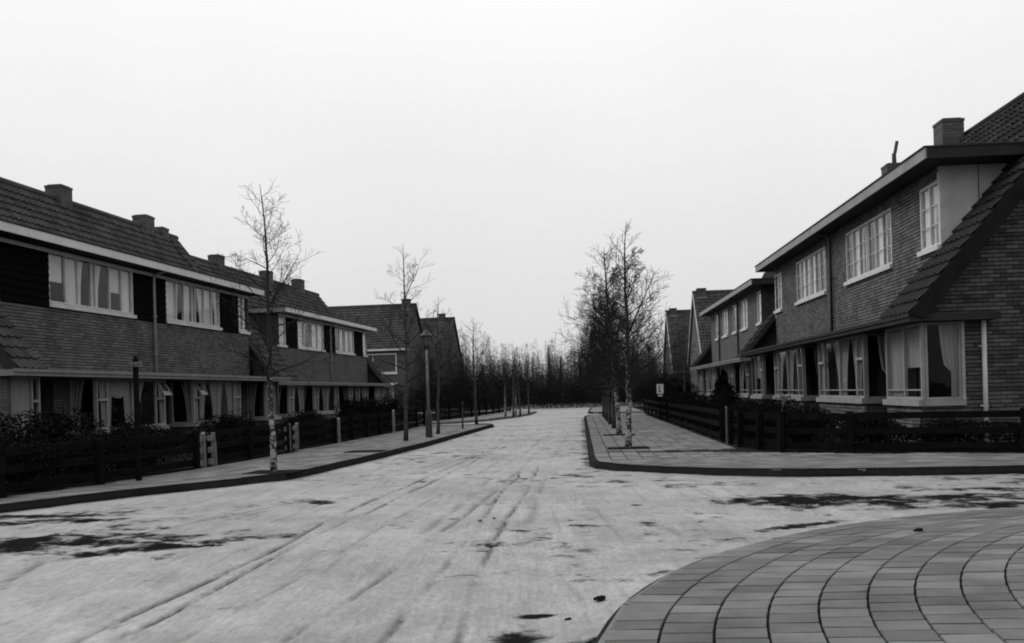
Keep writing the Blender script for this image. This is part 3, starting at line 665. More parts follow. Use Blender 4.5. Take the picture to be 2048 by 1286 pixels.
# right-hand far block
U = [(.05, .95, 3.80, 5.08, [1], ['full']), (3.3, 4.9, 3.80, 5.08, [1, 1], ['full', 'right']), (6.2, 7.3, 3.80, 5.08, [1], ['left']), (8.9, 10.6, 3.8, 5.08, [1, 1], ['right', 'full']), (12.0, 13.1, 3.8, 5.08, [1], ['full'])]
B = [(-.85, 1.2, [.42, 1.2], (), (0,), ['half', 'both'], 'right', None), (3.0, 6.9, [.42, 1.2, 1.2, .42], (), (0, 3), ['full', 'both', 'left', 'full'], 'swag', None),
     (8.4, 12.1, [.42, 1.2, 1.2, .42], (), (0, 3), ['full', 'full', 'both', 'full'], 'right', None), (13.6, 15.6, [.42, 1.2], (), (0,), ['full', 'full'], 'right', None)]
block('terrace_block', 'smaller looking brick terrace block with thin white eaves line, second on the right', 1, PR, 7.5, 39.5, 15.0, 2.42, 5.38, 3.3, .92, U, B,
      [(7.5, .9, .5, 0, False)], [(5.55, 2.3, 5.3, 'pipe_dark'), (11.5, 2.3, 5.3, 'pipe_dark')], 'ledge_grey', 'fascia_brown', 'cheek_slate', brick=False, sill1=.95, tile_m='roof_tile_dark', seed=200, doors=[(1.5, 2.5), (7.1, 8.1), (12.3, 13.3)])
# left-hand near block
U = [(1.8, 5.7, 3.68, 4.96, [1, .8, .9, .3, 1, .9, .8], ['half', 'full', 'left', 'full', 'left', 'half', 'full']),
     (7.55, 11.3, 3.68, 4.96, [1, .8, .9, .3, 1, .9, .8], ['full', 'left', 'full', 'none', 'right', 'full', 'right']), (12.8, 13.68, 3.68, 4.96, [1, 1], ['full', 'full'])]
CL = [(.02, 1.78, 3.58, 5.0), (5.72, 7.53, 3.58, 5.0), (11.32, 12.78, 3.58, 5.0)]
B = [(-.85, .25, [1.5, .42], (), (1,), ['full', 'none'], None, None), (2.5, 5.95, [.42, 1.15, 1.15, .42], (3,), (0, 3), ['right', 'vee', 'left', 'right'], 'right', None),
     (7.7, 11.15, [.42, 1.15, 1.15, .42], (0,), (0, 3), ['full', 'both', 'both', 'full'], 'left', None), (13.35, 14.55, [.42, 1.0], (), (0,), ['full', 'both'], 'right', None)]
block('terrace_block', 'long brick terrace block with black boarded dormer and white eaves, nearest on the left', -1, PL, -14.0, 19.5, 13.7, 2.08, 5.12, 3.2, .9, U, B,
      [(7.3, .55, .42, 0, False), (12.3, .55, .42, 0, False), (13.6, .42, .22, -.1, False)], [(6.75, 2.0, 5.05, 'pipe_grey')], 'ledge_grey', 'fascia_brown', 'cheek_slate', clad=CL, sill1=.66, side_over=.75, far_over=.25, seed=300, doors=[(.8, 1.8), (6.0, 6.7), (6.8, 7.5), (11.9, 12.9)])
# left-hand far block, set back
U = [(.03, .9, 3.62, 4.88, [1], ['full']), (2.4, 6.2, 3.62, 4.88, [1, 1, .3, 1, 1], ['full', 'left', 'none', 'full', 'full']), (8.0, 11.4, 3.62, 4.88, [1, 1, .3, 1, 1], ['left', 'full', 'full', 'full', 'right']), (13.1, 13.95, 3.62, 4.88, [1], ['full'])]
CL = [(.92, 2.38, 3.55, 4.92), (6.22, 7.98, 3.55, 4.92), (11.42, 13.08, 3.55, 4.92)]
B = [(-.85, .9, [.42, 1.2], (), (0,), ['full', 'both'], 'right', None), (2.4, 6.1, [.42, 1.15, 1.15, .42], (), (0, 3), ['full', 'both', 'left', 'full'], 'right', None),
     (7.9, 11.4, [.42, 1.15, 1.15, .42], (), (0, 3), ['full', 'both', 'both', 'full'], 'left', None), (13.0, 14.8, [.42, 1.2, .42], (), (0, 2), ['full', 'full', 'full'], 'right', None)]
block('terrace_block', 'brick terrace block with black boarded dormer, set back behind the tallest birch on the left', -1, PL, -15.7, 40.5, 14.0, 2.02, 5.15, 3.25, .9, U, B,
      [(1.0, .6, .45, 0, False), (6.9, .6, .45, 0, False), (11.6, .7, .55, 0, False)], [(7.1, 2.0, 5.0, 'pipe_grey')], 'ledge_grey', 'fascia_grey', 'cheek_slate', clad=CL, brick=False, sill1=.62, side_over=.35, strip_near=6.2, seed=400, doors=[(1.2, 2.2), (6.4, 7.4), (11.7, 12.7)])

# ------------------------------------------------------------------ end-of-street houses, gable to the street
def gable_house(name, label, side, phi, tg, s_mid, half, depth, zeave, zridge, verge_m, chim_t, chim_h=.45, dormer=None, front=(), ground=(), lean=0, tile_m='roof_tile', group='gable houses at the end of the street'):
    X = tg * math.cos(phi) + s_mid * math.sin(phi); Y = -tg * math.sin(phi) + s_mid * math.cos(phi)
    H = empty(name, (X, Y, .1), -phi + lean); tag(H, label, 'house', group)
    ov = .3; k = (zridge - zeave) / half; Hs = half - ov
    m = MB(side); P = [(-Hs, 0), (-Hs, zeave + k * ov - .1), (0, zridge - .12), (Hs, zeave + k * ov - .1), (Hs, 0)]
    m.prism([(.1, p[0], p[1]) for p in P], [(depth - .1, p[0], p[1]) for p in P]); m.build('wall', 'brick_panel', H)
    cs = 1 / math.hypot(1, k); sn = k * cs; Lr = half / cs
    r = MB(side)
    for d in (-1, 1):
        Q = [(0, d * half, zeave), (depth, d * half, zeave), (depth, 0, zridge), (0, 0, zridge)]; r.prism([(p[0], p[1], p[2] - .10) for p in Q], Q)
    ro = r.build('roof', tile_m, H); tl = MB(side)
    Mr = lambda a, l, n: (a, -half + l * cs - n * sn, zeave + l * sn + n * cs)
    roof_tiles(tl, Mr, .02, depth, 0, Lr, 5); tag(tl.build('roof_tiles', tile_m, ro, recalc=False), kind='stuff')
    rg = MB(side); rg.tube([(-.05, 0, zridge + .02), (depth, 0, zridge + .02)], [.12, .12], 8); rg.build('ridge', tile_m, ro)
    for d in (-1, 1):
        v = MB(side); Q = [(-.06, d * (half + .05), zeave - .28), (-.06, 0, zridge - .20), (-.06, 0, zridge + .06), (-.06, d * (half + .05), zeave + .04)]
        v.prism(Q, [(p[0] + .055, p[1], p[2]) for p in Q]); v.build('verge_board', verge_m, ro)
    c = MB(side); c.box(chim_t, chim_t + .6, -.32, .3, zridge - .8, zridge + chim_h); c.box(chim_t - .04, chim_t + .64, -.36, .34, zridge + chim_h - .08, zridge + chim_h + .02); co = c.build('chimney', 'brick_panel', ro)
    c = MB(side); c.box(chim_t - .05, chim_t + .65, -.47, -.33, zridge - .55, zridge - .35); c.build('lead_flashing', 'ledge_grey', co)
    g_ = MB(side); g_.box(-.1, depth, -half - .16, -half - .02, zeave - .10, zeave + .03); g_.build('gutter', 'fascia_white', ro)
    Mf = lambda a, b, c_: (a, -Hs - c_, b)
    for (a, b, z0, z1, li, cu) in front: window(H, side, lambda a_, b_, c_: Mf(a_, b_, c_ + .1), a, b, z0, z1, li, cu, rows=1, sill=.1, fr=.09, back=True)
    for (a, b, zz) in ground:
        e = MB(side); e.box(a, b, -Hs - .8, -Hs, zz - .15, zz); e.build('canopy', 'fascia_white', H)
    if dormer:
        a, b, z0, z1 = dormer; y0 = -half + (z0 - zeave) / k - .25
        d = MB(side); d.box(a, b, y0, y0 + (z1 - z0) / k + .4, z0 - .25, z1); do = d.build('dormer', 'cheek_slate', ro)
        d = MB(side); d.box(a - .2, b + .2, y0 - .3, y0 + (z1 - z0) / k + .5, z1 + .002, z1 + .16); d.build('dormer_roof', 'ledge_grey', do)
        window(H, side, lambda a_, b_, c_: (a_, y0 - c_ - .08, b_), a + .1, b - .1, z0, z1 - .1, [1, 1], ['left', 'none'], sill=.1, fr=.08, back=True)
    return H
gable_house('gable_house', 'brick house with broad tiled roof and wide upper window, left of the lamp post', -1, PL, -17.2, 74, 3.4, 14, 4.75, 8.4, 'fascia_brown', .5,
            front=[(.9, 7.0, 2.95, 4.45, [1.2, 1.2, .6, 1], ['none', 'none', 'full', 'left']), (1.2, 4.6, .7, 2.0, [.6, 1, .6], ['both', 'none', 'both'])], ground=[(.9, 5.0, 2.18)])
gable_house('gable_house', 'farther brick house with steep tiled roof and one dormer, right of the lamp post', -1, PL, -17.2, 90, 5.6, 13, 2.3, 8.5, 'fascia_brown', .9, dormer=(3.2, 5.6, 3.2, 4.9),
            front=[(.6, 4.4, .6, 1.95, [1, 1, 1], ['full', 'none', 'full'])], tile_m='roof_tile')
gable_house('gable_house', 'tall tiled house with bright white verge board behind the second right block', 1, PR, 8.4, 70, 4.2, 12, 3.2, 8.1, 'verge_white', .3, .26, front=[], tile_m='roof_tile')
gable_house('gable_house', 'last tiled house on the right with white verge board and small dormer', 1, PR, 7.9, 86, 4.6, 12, 2.6, 8.05, 'verge_white', .3, .26, dormer=(4.6, 7.2, 3.3, 5.0),
            front=[(.8, 5.5, .7, 2.2, [1, 1, 1], ['full', 'none', 'full'])])

# ------------------------------------------------------------------ fences
def fence(label, frame, P, h, group, rails=3, post_gap=1.9, skip=None, wood='fence_wood'):
    P = [Vector(frame(*p)) for p in P]; base = P[0]
    o = empty('garden_fence', (base.x, base.y, .11)); tag(o, label, 'fence', group)
    Q = [p - base for p in P]
    for a, b in zip(Q[:-1], Q[1:]):
        d = b - a; L = d.length; d.normalize(); n = Vector((-d.y, d.x)); k = max(1, round(L / post_gap))
        for i in range(k + 1):
            if i == 0 and a is not Q[0]: continue
            p = a + d * (L * i / k); m = MB(); w_ = .045; zt = h + .05 + rnd.uniform(-.015, .015); lean = n * rnd.uniform(-.012, .012)
            c = [p - d * w_ - n * w_, p + d * w_ - n * w_, p + d * w_ + n * w_, p - d * w_ + n * w_]
            m.hex([(q.x, q.y, -.02) for q in c] + [(q.x + lean.x, q.y + lean.y, zt) for q in c]); m.build('post', wood, o)
        for r in range(rails):
            z = h * (.16 + .39 * r) if rails == 3 else h * (.3 + .5 * r); m = MB(); e = n * .048; t_ = n * .075; j = rnd.uniform(-.012, .012)
            c0 = [a + e, b + e, b + t_, a + t_]
            m.hex([(q.x, q.y, z - .055 + (j if i in (1, 2) else 0)) for i, q in enumerate(c0)] + [(q.x, q.y, z + .055 + (j if i in (1, 2) else 0)) for i, q in enumerate(c0)]); m.build('rail', wood, o)
    return o
FG = 'low plank fences along the front gardens'
fence('low dark plank fence beside the sign post, nearest on the left', LF, [(-9.7, 8), (-8.39, 11.59), (-8.02, 13.33), (-7.80, 16.05)], .62, FG)
fence('low dark plank fence between the two white gateways on the left', LF, [(-7.80, 16.75), (-7.84, 18.5), (-7.86, 20.65)], .62, FG)
fence('low dark plank fence running from the second white gateway to the lamp post', LF, [(-7.9, 21.45), (-7.85, 24.05), (-8.0, 29), (-8.2, 34.8), (-8.3, 36.6)], .62, FG)
fence('low dark plank fence bending round the corner garden on the right', RF, [(3.12, 20.15), (3.14, 19.16), (3.34, 18.12), (3.56, 17.3), (4.6, 16.65), (7.07, 15.76), (12, 14.7)], .66, FG)
fence('low dark plank fence from the white gate post up the right pavement', RF, [(3.12, 21.2), (3.13, 26), (3.14, 33.5)], .66, FG)
fence('low dark plank fence before the second block on the right', RF, [(3.14, 34.6), (3.14, 40), (3.14, 46.6)], .66, FG)
fence('low dark plank fence at the far left corner', LF, [(-9.0, 42.2), (-8.4, 48), (-8.0, 60)], .62, FG)
# gateways: white posts with white rail ends
def gate_post(label, frame, t, s, h=.60, ends=True, dirn=-1, m_='post_white', phi=PL, w_=.038):
    x, y = frame(t, s); o = empty('gate_post', (x, y, .11), -phi); tag(o, label, 'gate post', 'white gate posts')
    m = MB(); m.hex([(-w_, -w_, -.02), (w_, -w_, -.02), (w_, w_, -.02), (-w_, w_, -.02), (-w_, -w_, h), (w_, -w_, h), (w_ * .8, w_ * .8, h + .03), (-w_ * .8, w_ * .8, h + .03)]); m.build('post', m_, o)
    if ends:
        for k in range(3):
            z = h * (.13 + .36 * k); m = MB(); m.box(-.03, .02, dirn * .04, dirn * .20, z - .05, z + .05); m.build('rail_end', m_, o)
gate_post('nearer post of the first white gateway on the left, with white rail ends', LF, -7.78, 16.28)
gate_post('farther post of the first white gateway on the left, with white rail ends', LF, -7.78, 16.72)
gate_post('nearer post of the second white gateway, just past the tallest birch', LF, -7.88, 20.80, ends=True)
gate_post('farther post of the second white gateway, past the tallest birch', LF, -7.9, 21.38, ends=True)
gate_post('single pale gate post halfway along the left fence', LF, -7.78, 24.14, h=.62, ends=False, m_='post_pale')
gate_post('thin white gate post at the right corner garden', RF, 3.06, 20.3, h=.74, ends=False, phi=PR, w_=.018)
gate_post('lone pale post close to the lamp post fence', LF, -7.95, 30.5, h=.7, ends=False, m_='post_pale')

# ------------------------------------------------------------------ street furniture
def sign_post():
    x, y = LF(-7.66, 13.8); o = empty('street_name_post', (x, y, .1), -.1); tag(o, 'dark wooden post with two small street name plates, at the left fence', 'sign post')
    m = MB(); m.hex([(-.036, -.036, -.02), (.036, -.036, -.02), (.036, .036, -.02), (-.036, .036, -.02), (-.03, -.03, 1.86), (.03, -.03, 1.86), (.03, .03, 1.86), (-.03, .03, 1.86)]); m.build('post', 'fence_wood', o)
    m = MB(); m.hex([(-.036, -.036, 1.86), (.036, -.036, 1.86), (.036, .036, 1.86), (-.036, .036, 1.86), (-.01, -.01, 1.93), (.01, -.01, 1.93), (.01, .01, 1.93), (-.01, .01, 1.93)]); m.build('cap', 'fence_wood', o)
    for k, (a, z) in enumerate(((.25, 1.795), (-1.2, 1.795))):
        c, s_ = math.cos(a), math.sin(a); Mx = lambda u, b, w_: (u * c - w_ * s_ - .02 * (1 if k else -1), u * s_ + w_ * c - .055, b)
        m = MB(); m.mbox(Mx, -.09 if k else -.09, .09 if k else .10, z - .036, z + .036, -.012, 0); pl = m.build('name_plate', 'sign_plate', o)
        m = MB(); r = random.Random(4 + k)
        for i in range(7):
            u = -.075 + i * .024; m.mbox(Mx, u, u + .012, z - .018, z + (.018 if r.random() > .4 else .006), -.016, -.0125)
        m.build('lettering', 'ink', pl)
sign_post()
def lamp_post():
    x, y = LF(-5.82, 26.2); o = empty('street_lamp', (x, y, .1), 0); tag(o, 'street lamp with stout base, pale pole and small capped lantern', 'street lamp')
    m = MB(); m.tube([(0, 0, -.02), (0, 0, .10), (0, 0, .62), (0, 0, .72)], [.10, .097, .088, .05], 12); m.build('base', 'lamp_metal', o, False)
    m = MB(); m.tube([(0, 0, .7), (0, 0, 2.5)], [.048, .036], 10); m.build('pole', 'lamp_pole', o, True)
    m = MB(); m.tube([(0, 0, 2.48), (0, 0, 2.56), (0, 0, 2.58)], [.05, .09, .11], 8); m.build('lantern_seat', 'lamp_metal', o)
    m = MB(); m.tube([(0, 0, 2.585), (0, 0, 2.84)], [.09, .14], 6); m.build('lantern_glass', 'lamp_glass', o)
    for k in range(6):
        a = math.pi / 3 * k; m = MB(); m.tube([(.092 * math.cos(a), .092 * math.sin(a), 2.58), (.145 * math.cos(a), .145 * math.sin(a), 2.845)], [.010, .010], 4); m.build('glazing_bar', 'lamp_metal', o)
    m = MB(); m.tube([(0, 0, 2.842), (0, 0, 2.87), (0, 0, 2.93), (0, 0, 3.0), (0, 0, 3.06)], [.19, .20, .11, .05, .02], 10); m.build('lantern_cap', 'lamp_metal', o)
lamp_post()
def board_sign():
    x, y = RF(3.0, 36.0); o = empty('notice_sign', (x, y, .1), -.05); tag(o, 'small white notice board with a dark letter on a stake in the right hedge', 'sign')
    m = MB(); m.box(-.03, .03, -.0, .05, -.02, 1.15); m.build('stake', 'fence_wood', o)
    m = MB(); m.box(-.125, .125, -.03, -.002, 1.0, 1.36); pl = m.build('board', 'sign_white', o)
    m = MB(); m.box(-.05, -.01, -.036, -.0305, 1.06, 1.25); m.box(-.01, .05, -.036, -.0305, 1.06, 1.09); m.box(-.06, .05, -.036, -.0305, 1.28, 1.305); m.build('lettering', 'ink', pl)
    m = MB(); m.box(-.08, .08, -.03, -.002, .90, .96); m.build('lower_strip', 'sign_white', o)
board_sign()
def stake(label, frame, t, s, h):
    x, y = frame(t, s); o = empty('wooden_stake', (x, y, .1)); tag(o, label, 'stake')
    m = MB(); m.tube([(0, 0, -.02), (.01, 0, h * .6), (.02, 0, h)], [.035, .03, .028], 7); m.build('shaft', 'young_bark', o)
    m = MB(); m.tube([(.012, 0, h * .8), (.012, 0, h * .86)], [.037, .037], 7); m.build('tie_band', 'fence_wood', o)
stake('thin dark stake standing alone on the left pavement past the lamp', LF, -5.93, 32.0, .95)
def pennant():
    x, y = RF(4.6, 22.5); o = empty('garden_marker', (x, y, .11)); tag(o, 'pale triangular board on a leaning stick in the corner garden', 'garden marker')
    m = MB(); m.tube([(-.05, 0, -.02), (.08, 0, .62), (.14, 0, .98)], [.018, .016, .014], 6); m.build('stick', 'post_white', o)
    m = MB(); m.prism([(.04, -.02, .98), (.22, -.02, .86), (.10, -.02, .72)], [(.04, .0, .98), (.22, .0, .86), (.10, .0, .72)]); m.build('board', 'post_white', o)
pennant()
def lumps():
    for lab, (x, y), r, z in (('black lump of mud on the sandy road near the front pavement edge', (.50, 5.80), .030, .02), ('small crumpled dark leaf litter lying on the curved front pavement', (3.22, 7.6), .030, .1),
                           ('small clod of earth on the road below the middle of the picture', (.28, 5.35), .016, .01), ('pebble sized clod close to the wheel ruts', (-.36, 9.6), .016, .01), ('dark clod beside the bare pebble on the road', (-.22, 9.75), .014, .01)):
        m = MB(); rr = random.Random(int(r * 1000)); bm = bmesh.new(); bmesh.ops.create_icosphere(bm, subdivisions=3, radius=r)
        for v in bm.verts:
            q = v.co.normalized(); k = .6 + .8 * float(vnoise(np.array(q.x * 2.5 + 7), np.array(q.y * 2.5 + q.z * 3 + 3), 8)); v.co = Vector((v.co.x * k * 1.15, v.co.y * k, max(v.co.z * k * .6, -.3 * r)))
        me = bpy.data.meshes.new('mud_clod'); bm.to_mesh(me); bm.free(); me.materials.append(MATS['clod']); o = bpy.data.objects.new('mud_clod', me); COL.objects.link(o); o.location = (x, y, z + .22 * r); tag(o, lab, 'mud clod', 'bits of dirt lying on road and paving')
lumps()

# ------------------------------------------------------------------ trees
RMIN = .0022
def limb(m, p, d, L, r, depth, rr, segs=5, sides=4, up=.10, twig=1.0, wob=.10, kids=4):
    global RMIN
    P = [Vector(p)]; R_ = [r]; q = Vector(p); d = Vector(d).normalized(); ds = [d.copy()]
    for i in range(segs):
        d = (d + Vector((rr.gauss(0, wob), rr.gauss(0, wob), rr.gauss(0, wob) + up))).normalized(); q = q + d * (L / segs); P.append(q.copy()); R_.append(max(r * (1 - (i + 1) / segs) ** .8, RMIN)); ds.append(d.copy())
    m.tube(P, R_, sides if depth > 0 else 3, False)
    if depth <= 0: return
    n = int(kids * twig * (.8 + .4 * rr.random()) + .5)
    for k in range(n):
        f = .22 + .78 * (k + rr.random()) / n; i = min(int(f * segs), segs - 1); a = P[i].lerp(P[i + 1], f * segs - i)
        side = ds[i].cross(Vector((rr.gauss(0, 1), rr.gauss(0, 1), rr.gauss(0, 1)))).normalized()
        nd = (ds[i] * .62 + side * .75 + Vector((0, 0, .12))).normalized()
        limb(m, a, nd, L * (.30 + .25 * (1 - f)) * (.7 + .6 * rr.random()), max(r * .45 * (1 - .5 * f), RMIN), depth - 1, rr, max(3, segs - 1), 3, up * .6, twig, wob * 1.3, kids)
def birch(label, frame, t, s, h, seed, trunk_r=.055, lean=(0, 0), nb=16, spread=1.0, dens=1.0, bark='birch_bark', group='young street trees', start=.30, kids=5, blen=.30, top=0.0, fork=None, name='birch_tree'):
    x, y = frame(t, s); rr = random.Random(seed); o = empty(name, (x, y, .1)); tag(o, label, 'tree', group)
    n = 14; P = []; R_ = []
    wob = [Vector((0, 0, 0))]
    for i in range(n + 1):
        f = i / n; wx = lean[0] * f ** 1.3 + .05 * math.sin(f * 5 + seed) * f + rr.gauss(0, .008); wy = lean[1] * f + .05 * math.cos(f * 4 + seed * 2) * f
        P.append(Vector((wx, wy, f * h - (.03 if i == 0 else 0)))); R_.append(trunk_r * (1.25 if i == 0 else 1) * (1 - f) ** .85 + .004)
    m = MB(); m.tube(P, R_, 9); m.build('trunk', bark, o, True)
    c = MB(); ga = rr.random() * 6
    for k in range(nb):
        f = start + (.97 - start) * (k + .6 * rr.random()) / nb; i = min(int(f * n), n - 1); a = P[i].lerp(P[i + 1], f * n - i); ga += 2.4 + rr.gauss(0, .3)
        el = .18 + .62 * f; L = h * blen * (1.22 - f * 1.02) * spread * (.75 + .5 * rr.random()) * (.65 + .35 * min(1, (f - start) / .12 + .4))
        d = Vector((math.cos(ga), math.sin(ga), el))
        limb(c, a, d, L, max(R_[i] * .42, .006), 2 if f < .84 else 1, rr, 5, 4, .07, dens, .11, kids)
    if fork:
        f, dx, dy, L = fork; i = int(f * n); limb(c, P[i], (dx, dy, 1.0), L, R_[i] * .7, 2, rr, 7, 5, .04, dens, .06, kids)
    c.build('crown', 'twig', o, recalc=False)
    return o
# left pavement
birch('tall young birch with white blotched trunk in front of the left terrace', LF, -5.95, 15.0, 4.75, 11, .048, (-.10, 0), 30, 1.15, 1.1, start=.28, kids=6, blen=.25, fork=(.62, .55, .1, 1.1)); pit(pave_l, LF, -5.95, 15.0)
pit(pave_l, LF, -5.9, 20.2)
birch('slim bare tree just left of the street lamp', LF, -6.06, 24.5, 5.2, 12, .055, (.10, 0), 24, .95, 1.1, 'young_bark', start=.26, kids=6, blen=.25, fork=(.72, .25, 0, 1.2))
birch('slim bare tree just right of the street lamp', LF, -6.03, 28.4, 4.2, 13, .05, (.16, 0), 18, 1.0, 1.1, 'young_bark', start=.32, kids=5, blen=.28)
birch('bare tree with fanned crown near the tip of the left pavement', LF, -6.31, 37.0, 4.1, 14, .055, (0, 0), 22, 1.2, 1.2, 'young_bark', start=.36, kids=6, blen=.36)
for k, (t, s, h, lb) in enumerate(((-6.05, 46.5, 3.6, 'first of the thin far trees clustered beyond the left pavement'), (-6.6, 47.6, 3.3, 'inner thin tree of the far left cluster'), (-6.0, 48.8, 3.8, 'tallest thin tree of the far left cluster'),
                                   (-6.4, 50.2, 3.5, 'leaning thin tree in the far left cluster'), (-5.95, 52.4, 3.4, 'last thin tree of the far left cluster, at the tip of the kerb'))):
    birch(lb, LF, t, s, h, 30 + k, .05, (rnd.uniform(-.25, .25), 0), 12, 1.0, .9, 'birch_bark' if k % 2 else 'young_bark', start=.35, kids=5, blen=.3)
# right pavement
RMIN = .0033
birch('nearest birch on the right pavement with patched bark and dense twigs', RF, .95, 19.5, 4.55, 51, .062, (.10, 0), 34, 1.1, 1.3, start=.24, kids=7, blen=.245, fork=(.50, .5, .1, 1.3)); pit(pave_r, RF, .95, 19.5)
birch('second birch on the right pavement, leaning towards the road', RF, 1.0, 25.3, 5.0, 52, .065, (-.28, 0), 36, 1.2, 1.35, start=.24, kids=7, blen=.25, fork=(.55, -.45, 0, 1.5)); pit(pave_r, RF, 1.0, 25.3)
for k, (s, h, lb) in enumerate(((29.6, 4.8, 'third birch in the right pavement row'), (33.0, 4.7, 'fourth birch in the right pavement row'), (36.2, 4.9, 'fifth birch in the right pavement row'), (39.2, 4.6, 'sixth birch in the right pavement row'), (42.6, 4.7, 'last birch in the right pavement row'))):
    birch(lb, RF, 1.02, s, h, 60 + k, .06, (rnd.uniform(-.5, .1), 0), 36, 1.25, 1.4, 'young_bark', start=.20, kids=7, blen=.275)
birch('slender bare garden tree behind the white notice board', RF, 5.2, 48, 4.2, 81, .05, (.1, 0), 16, 1.1, 1.0, 'young_bark', start=.3, kids=5, blen=.3)

# ------------------------------------------------------------------ shrubs and conifers
def shrub_mesh(seed, n=900, conifer=False, leaf='leaf'):
    rr = random.Random(seed); m = MB()
    for k in range(7):
        a = rr.random() * 6.3; d = Vector((math.cos(a) * .5, math.sin(a) * .5, 1.2)) if not conifer else Vector((0, 0, 1))
        m.tube([(0, 0, -.02), tuple(d * .25 + Vector((0, 0, .1))), tuple(d * (.62 if not conifer else .9))], [.02, .014, .004], 4, False)
    lobes = [(Vector((rr.uniform(-.32, .32), rr.uniform(-.32, .32), rr.uniform(.35, .72))), rr.uniform(.18, .34)) for _ in range(9)]
    for k in range(n):
        if conifer:
            f = rr.random() ** 1.4; a = rr.random() * 6.3; r = (.46 * (1 - f) ** .8 + .02) * (.75 + .35 * math.sin(a * 3 + f * 21)) * rr.uniform(.6, 1.05); p = Vector((math.cos(a) * r, math.sin(a) * r, .06 + f * .95))
        else:
            c, r = rr.choice(lobes); q = Vector((rr.gauss(0, 1), rr.gauss(0, 1), rr.gauss(0, 1))).normalized(); p = c + q * r * rr.uniform(.72, 1.08)
            if p.z < .03: p.z = rr.uniform(.03, .2)
        u = Vector((rr.gauss(0, 1), rr.gauss(0, 1), rr.gauss(0, .7))).normalized(); v = u.cross(Vector((rr.gauss(0, 1), rr.gauss(0, 1), rr.gauss(0, 1)))).normalized(); sz = rr.uniform(.014, .034)
        m.face([p - u * sz, p + v * sz * .5, p + u * sz, p - v * sz * .5])
    return m
SH = []
for k in range(5):
    o = shrub_mesh(500 + k, 3800).build('shrub_leaves', 'leaf', None, recalc=False); SH.append(o.data); bpy.data.objects.remove(o)
CN = []
for k in range(2):
    o = shrub_mesh(520 + k, 4200, True).build('conifer_leaves', 'leaf', None, recalc=False); CN.append(o.data); bpy.data.objects.remove(o)
def shrub(label, frame, t, s, h, wd, kind=0, con=False):
    x, y = frame(t, s); me = (CN if con else SH)[kind % (2 if con else 5)]; o = bpy.data.objects.new('conifer' if con else 'garden_shrub', me); COL.objects.link(o)
    o.location = (x, y, .11); o.scale = (wd, wd, h); o.rotation_euler = (0, 0, rnd.random() * 6); tag(o, label, 'conifer' if con else 'shrub', 'dark garden conifers' if con else 'dark garden shrubs')
ll = [(-8.7, 12.4, .8, 1.1, 'dark shrub against the near left fence at the picture edge'), (-9.6, 13.3, 1.15, 1.5, 'broad dark shrub under the big blind window on the left'), (-9.0, 14.6, .85, 1.3, 'dark shrub right behind the sign post fence'), (-10.2, 15.6, 1.2, 1.5, 'bushy shrub in front of the dark entrance on the left'),
      (-9.4, 17.0, .75, 1.2, 'low shrub behind the first white gateway'), (-10.6, 18.4, .95, 1.4, 'shrub below the window with the vee shaped curtain'), (-11.2, 21.0, .7, 1.3, 'low shrub below the bay with an open vent'), (-9.2, 22.4, .7, 1.1, 'shrub behind the second white gateway'),
      (-10.8, 24.6, .8, 1.2, 'shrub left of the recessed entrance in the near left block'), (-9.3, 26.6, .75, 1.1, 'shrub behind the single pale gate post'), (-11.0, 30.0, .8, 1.3, 'shrub at the gap between the two left blocks'), (-9.4, 33.0, 1.25, 1.5, 'round dark bush left of the street lamp'), (-9.6, 35.4, 1.3, 1.6, 'round dark bush right of the street lamp'),
      (-11.5, 38.0, 1.1, 1.6, 'bush at the far corner of the left gardens'), (-10.4, 29.0, .9, 1.2, 'dark bush before the set back block'), (-12, 26.5, .95, 1.4, 'dark bush under the ledge end of the near left block')]
for k, (t, s, h, wd, lb) in enumerate(ll): shrub(lb, LF, t, s, h, wd, k)
rl = [(4.3, 18.6, .72, 1.2, 'dark shrub at the rounded corner of the right fence'), (5.3, 17.6, .70, 1.2, 'dark shrub below the corner bay window'), (6.3, 16.9, .62, 1.1, 'dark shrub near the foot of the white downpipe'), (7.6, 16.3, .6, 1.1, 'low shrub along the gable wall'), (9.2, 15.8, .6, 1.2, 'low shrub under the gable at the right picture edge'),
      (4.4, 20.0, .75, 1.2, 'shrub behind the thin white gate post'), (4.0, 22.8, .9, 1.2, 'shrub between the pale triangular board and the fence'), (5.0, 24.4, .95, 1.3, 'shrub in front of the second bay on the right'), (4.2, 26.4, .9, 1.2, 'shrub beside the third bay on the right'), (4.6, 28.8, 1.1, 1.4, 'taller shrub beneath the third right bay'),
      (4.0, 31.2, 1.0, 1.3, 'shrub where the near right block ends'), (4.4, 37.2, 1.1, 1.5, 'shrub before the corner of the second right block'), (4.2, 40.4, 1.1, 1.5, 'shrub in the garden of the second right block'), (4.3, 43.5, 1.2, 1.6, 'shrub beside the notice board fence'), (4.2, 46.0, 1.2, 1.6, 'last shrub at the end of the right gardens'), (5.4, 55, 1.8, 2.4, 'large dark bush beyond the right side street')]
for k, (t, s, h, wd, lb) in enumerate(rl): shrub(lb, RF, t, s, h, wd, k + 2)
shrub('dark pointed conifer before the second right block', RF, 5.0, 33.6, 1.75, 1.5, 0, True); shrub('smaller dark conifer next to the pointed one', RF, 4.6, 30.0, 1.25, 1.2, 1, True); shrub('narrow conifer in the garden of the second right block', RF, 5.6, 38.8, 1.5, 1.3, 1, True)
shrub('low conifer beside the gap in the left terrace', LF, -9.8, 31.4, 1.1, 1.1, 0, True)

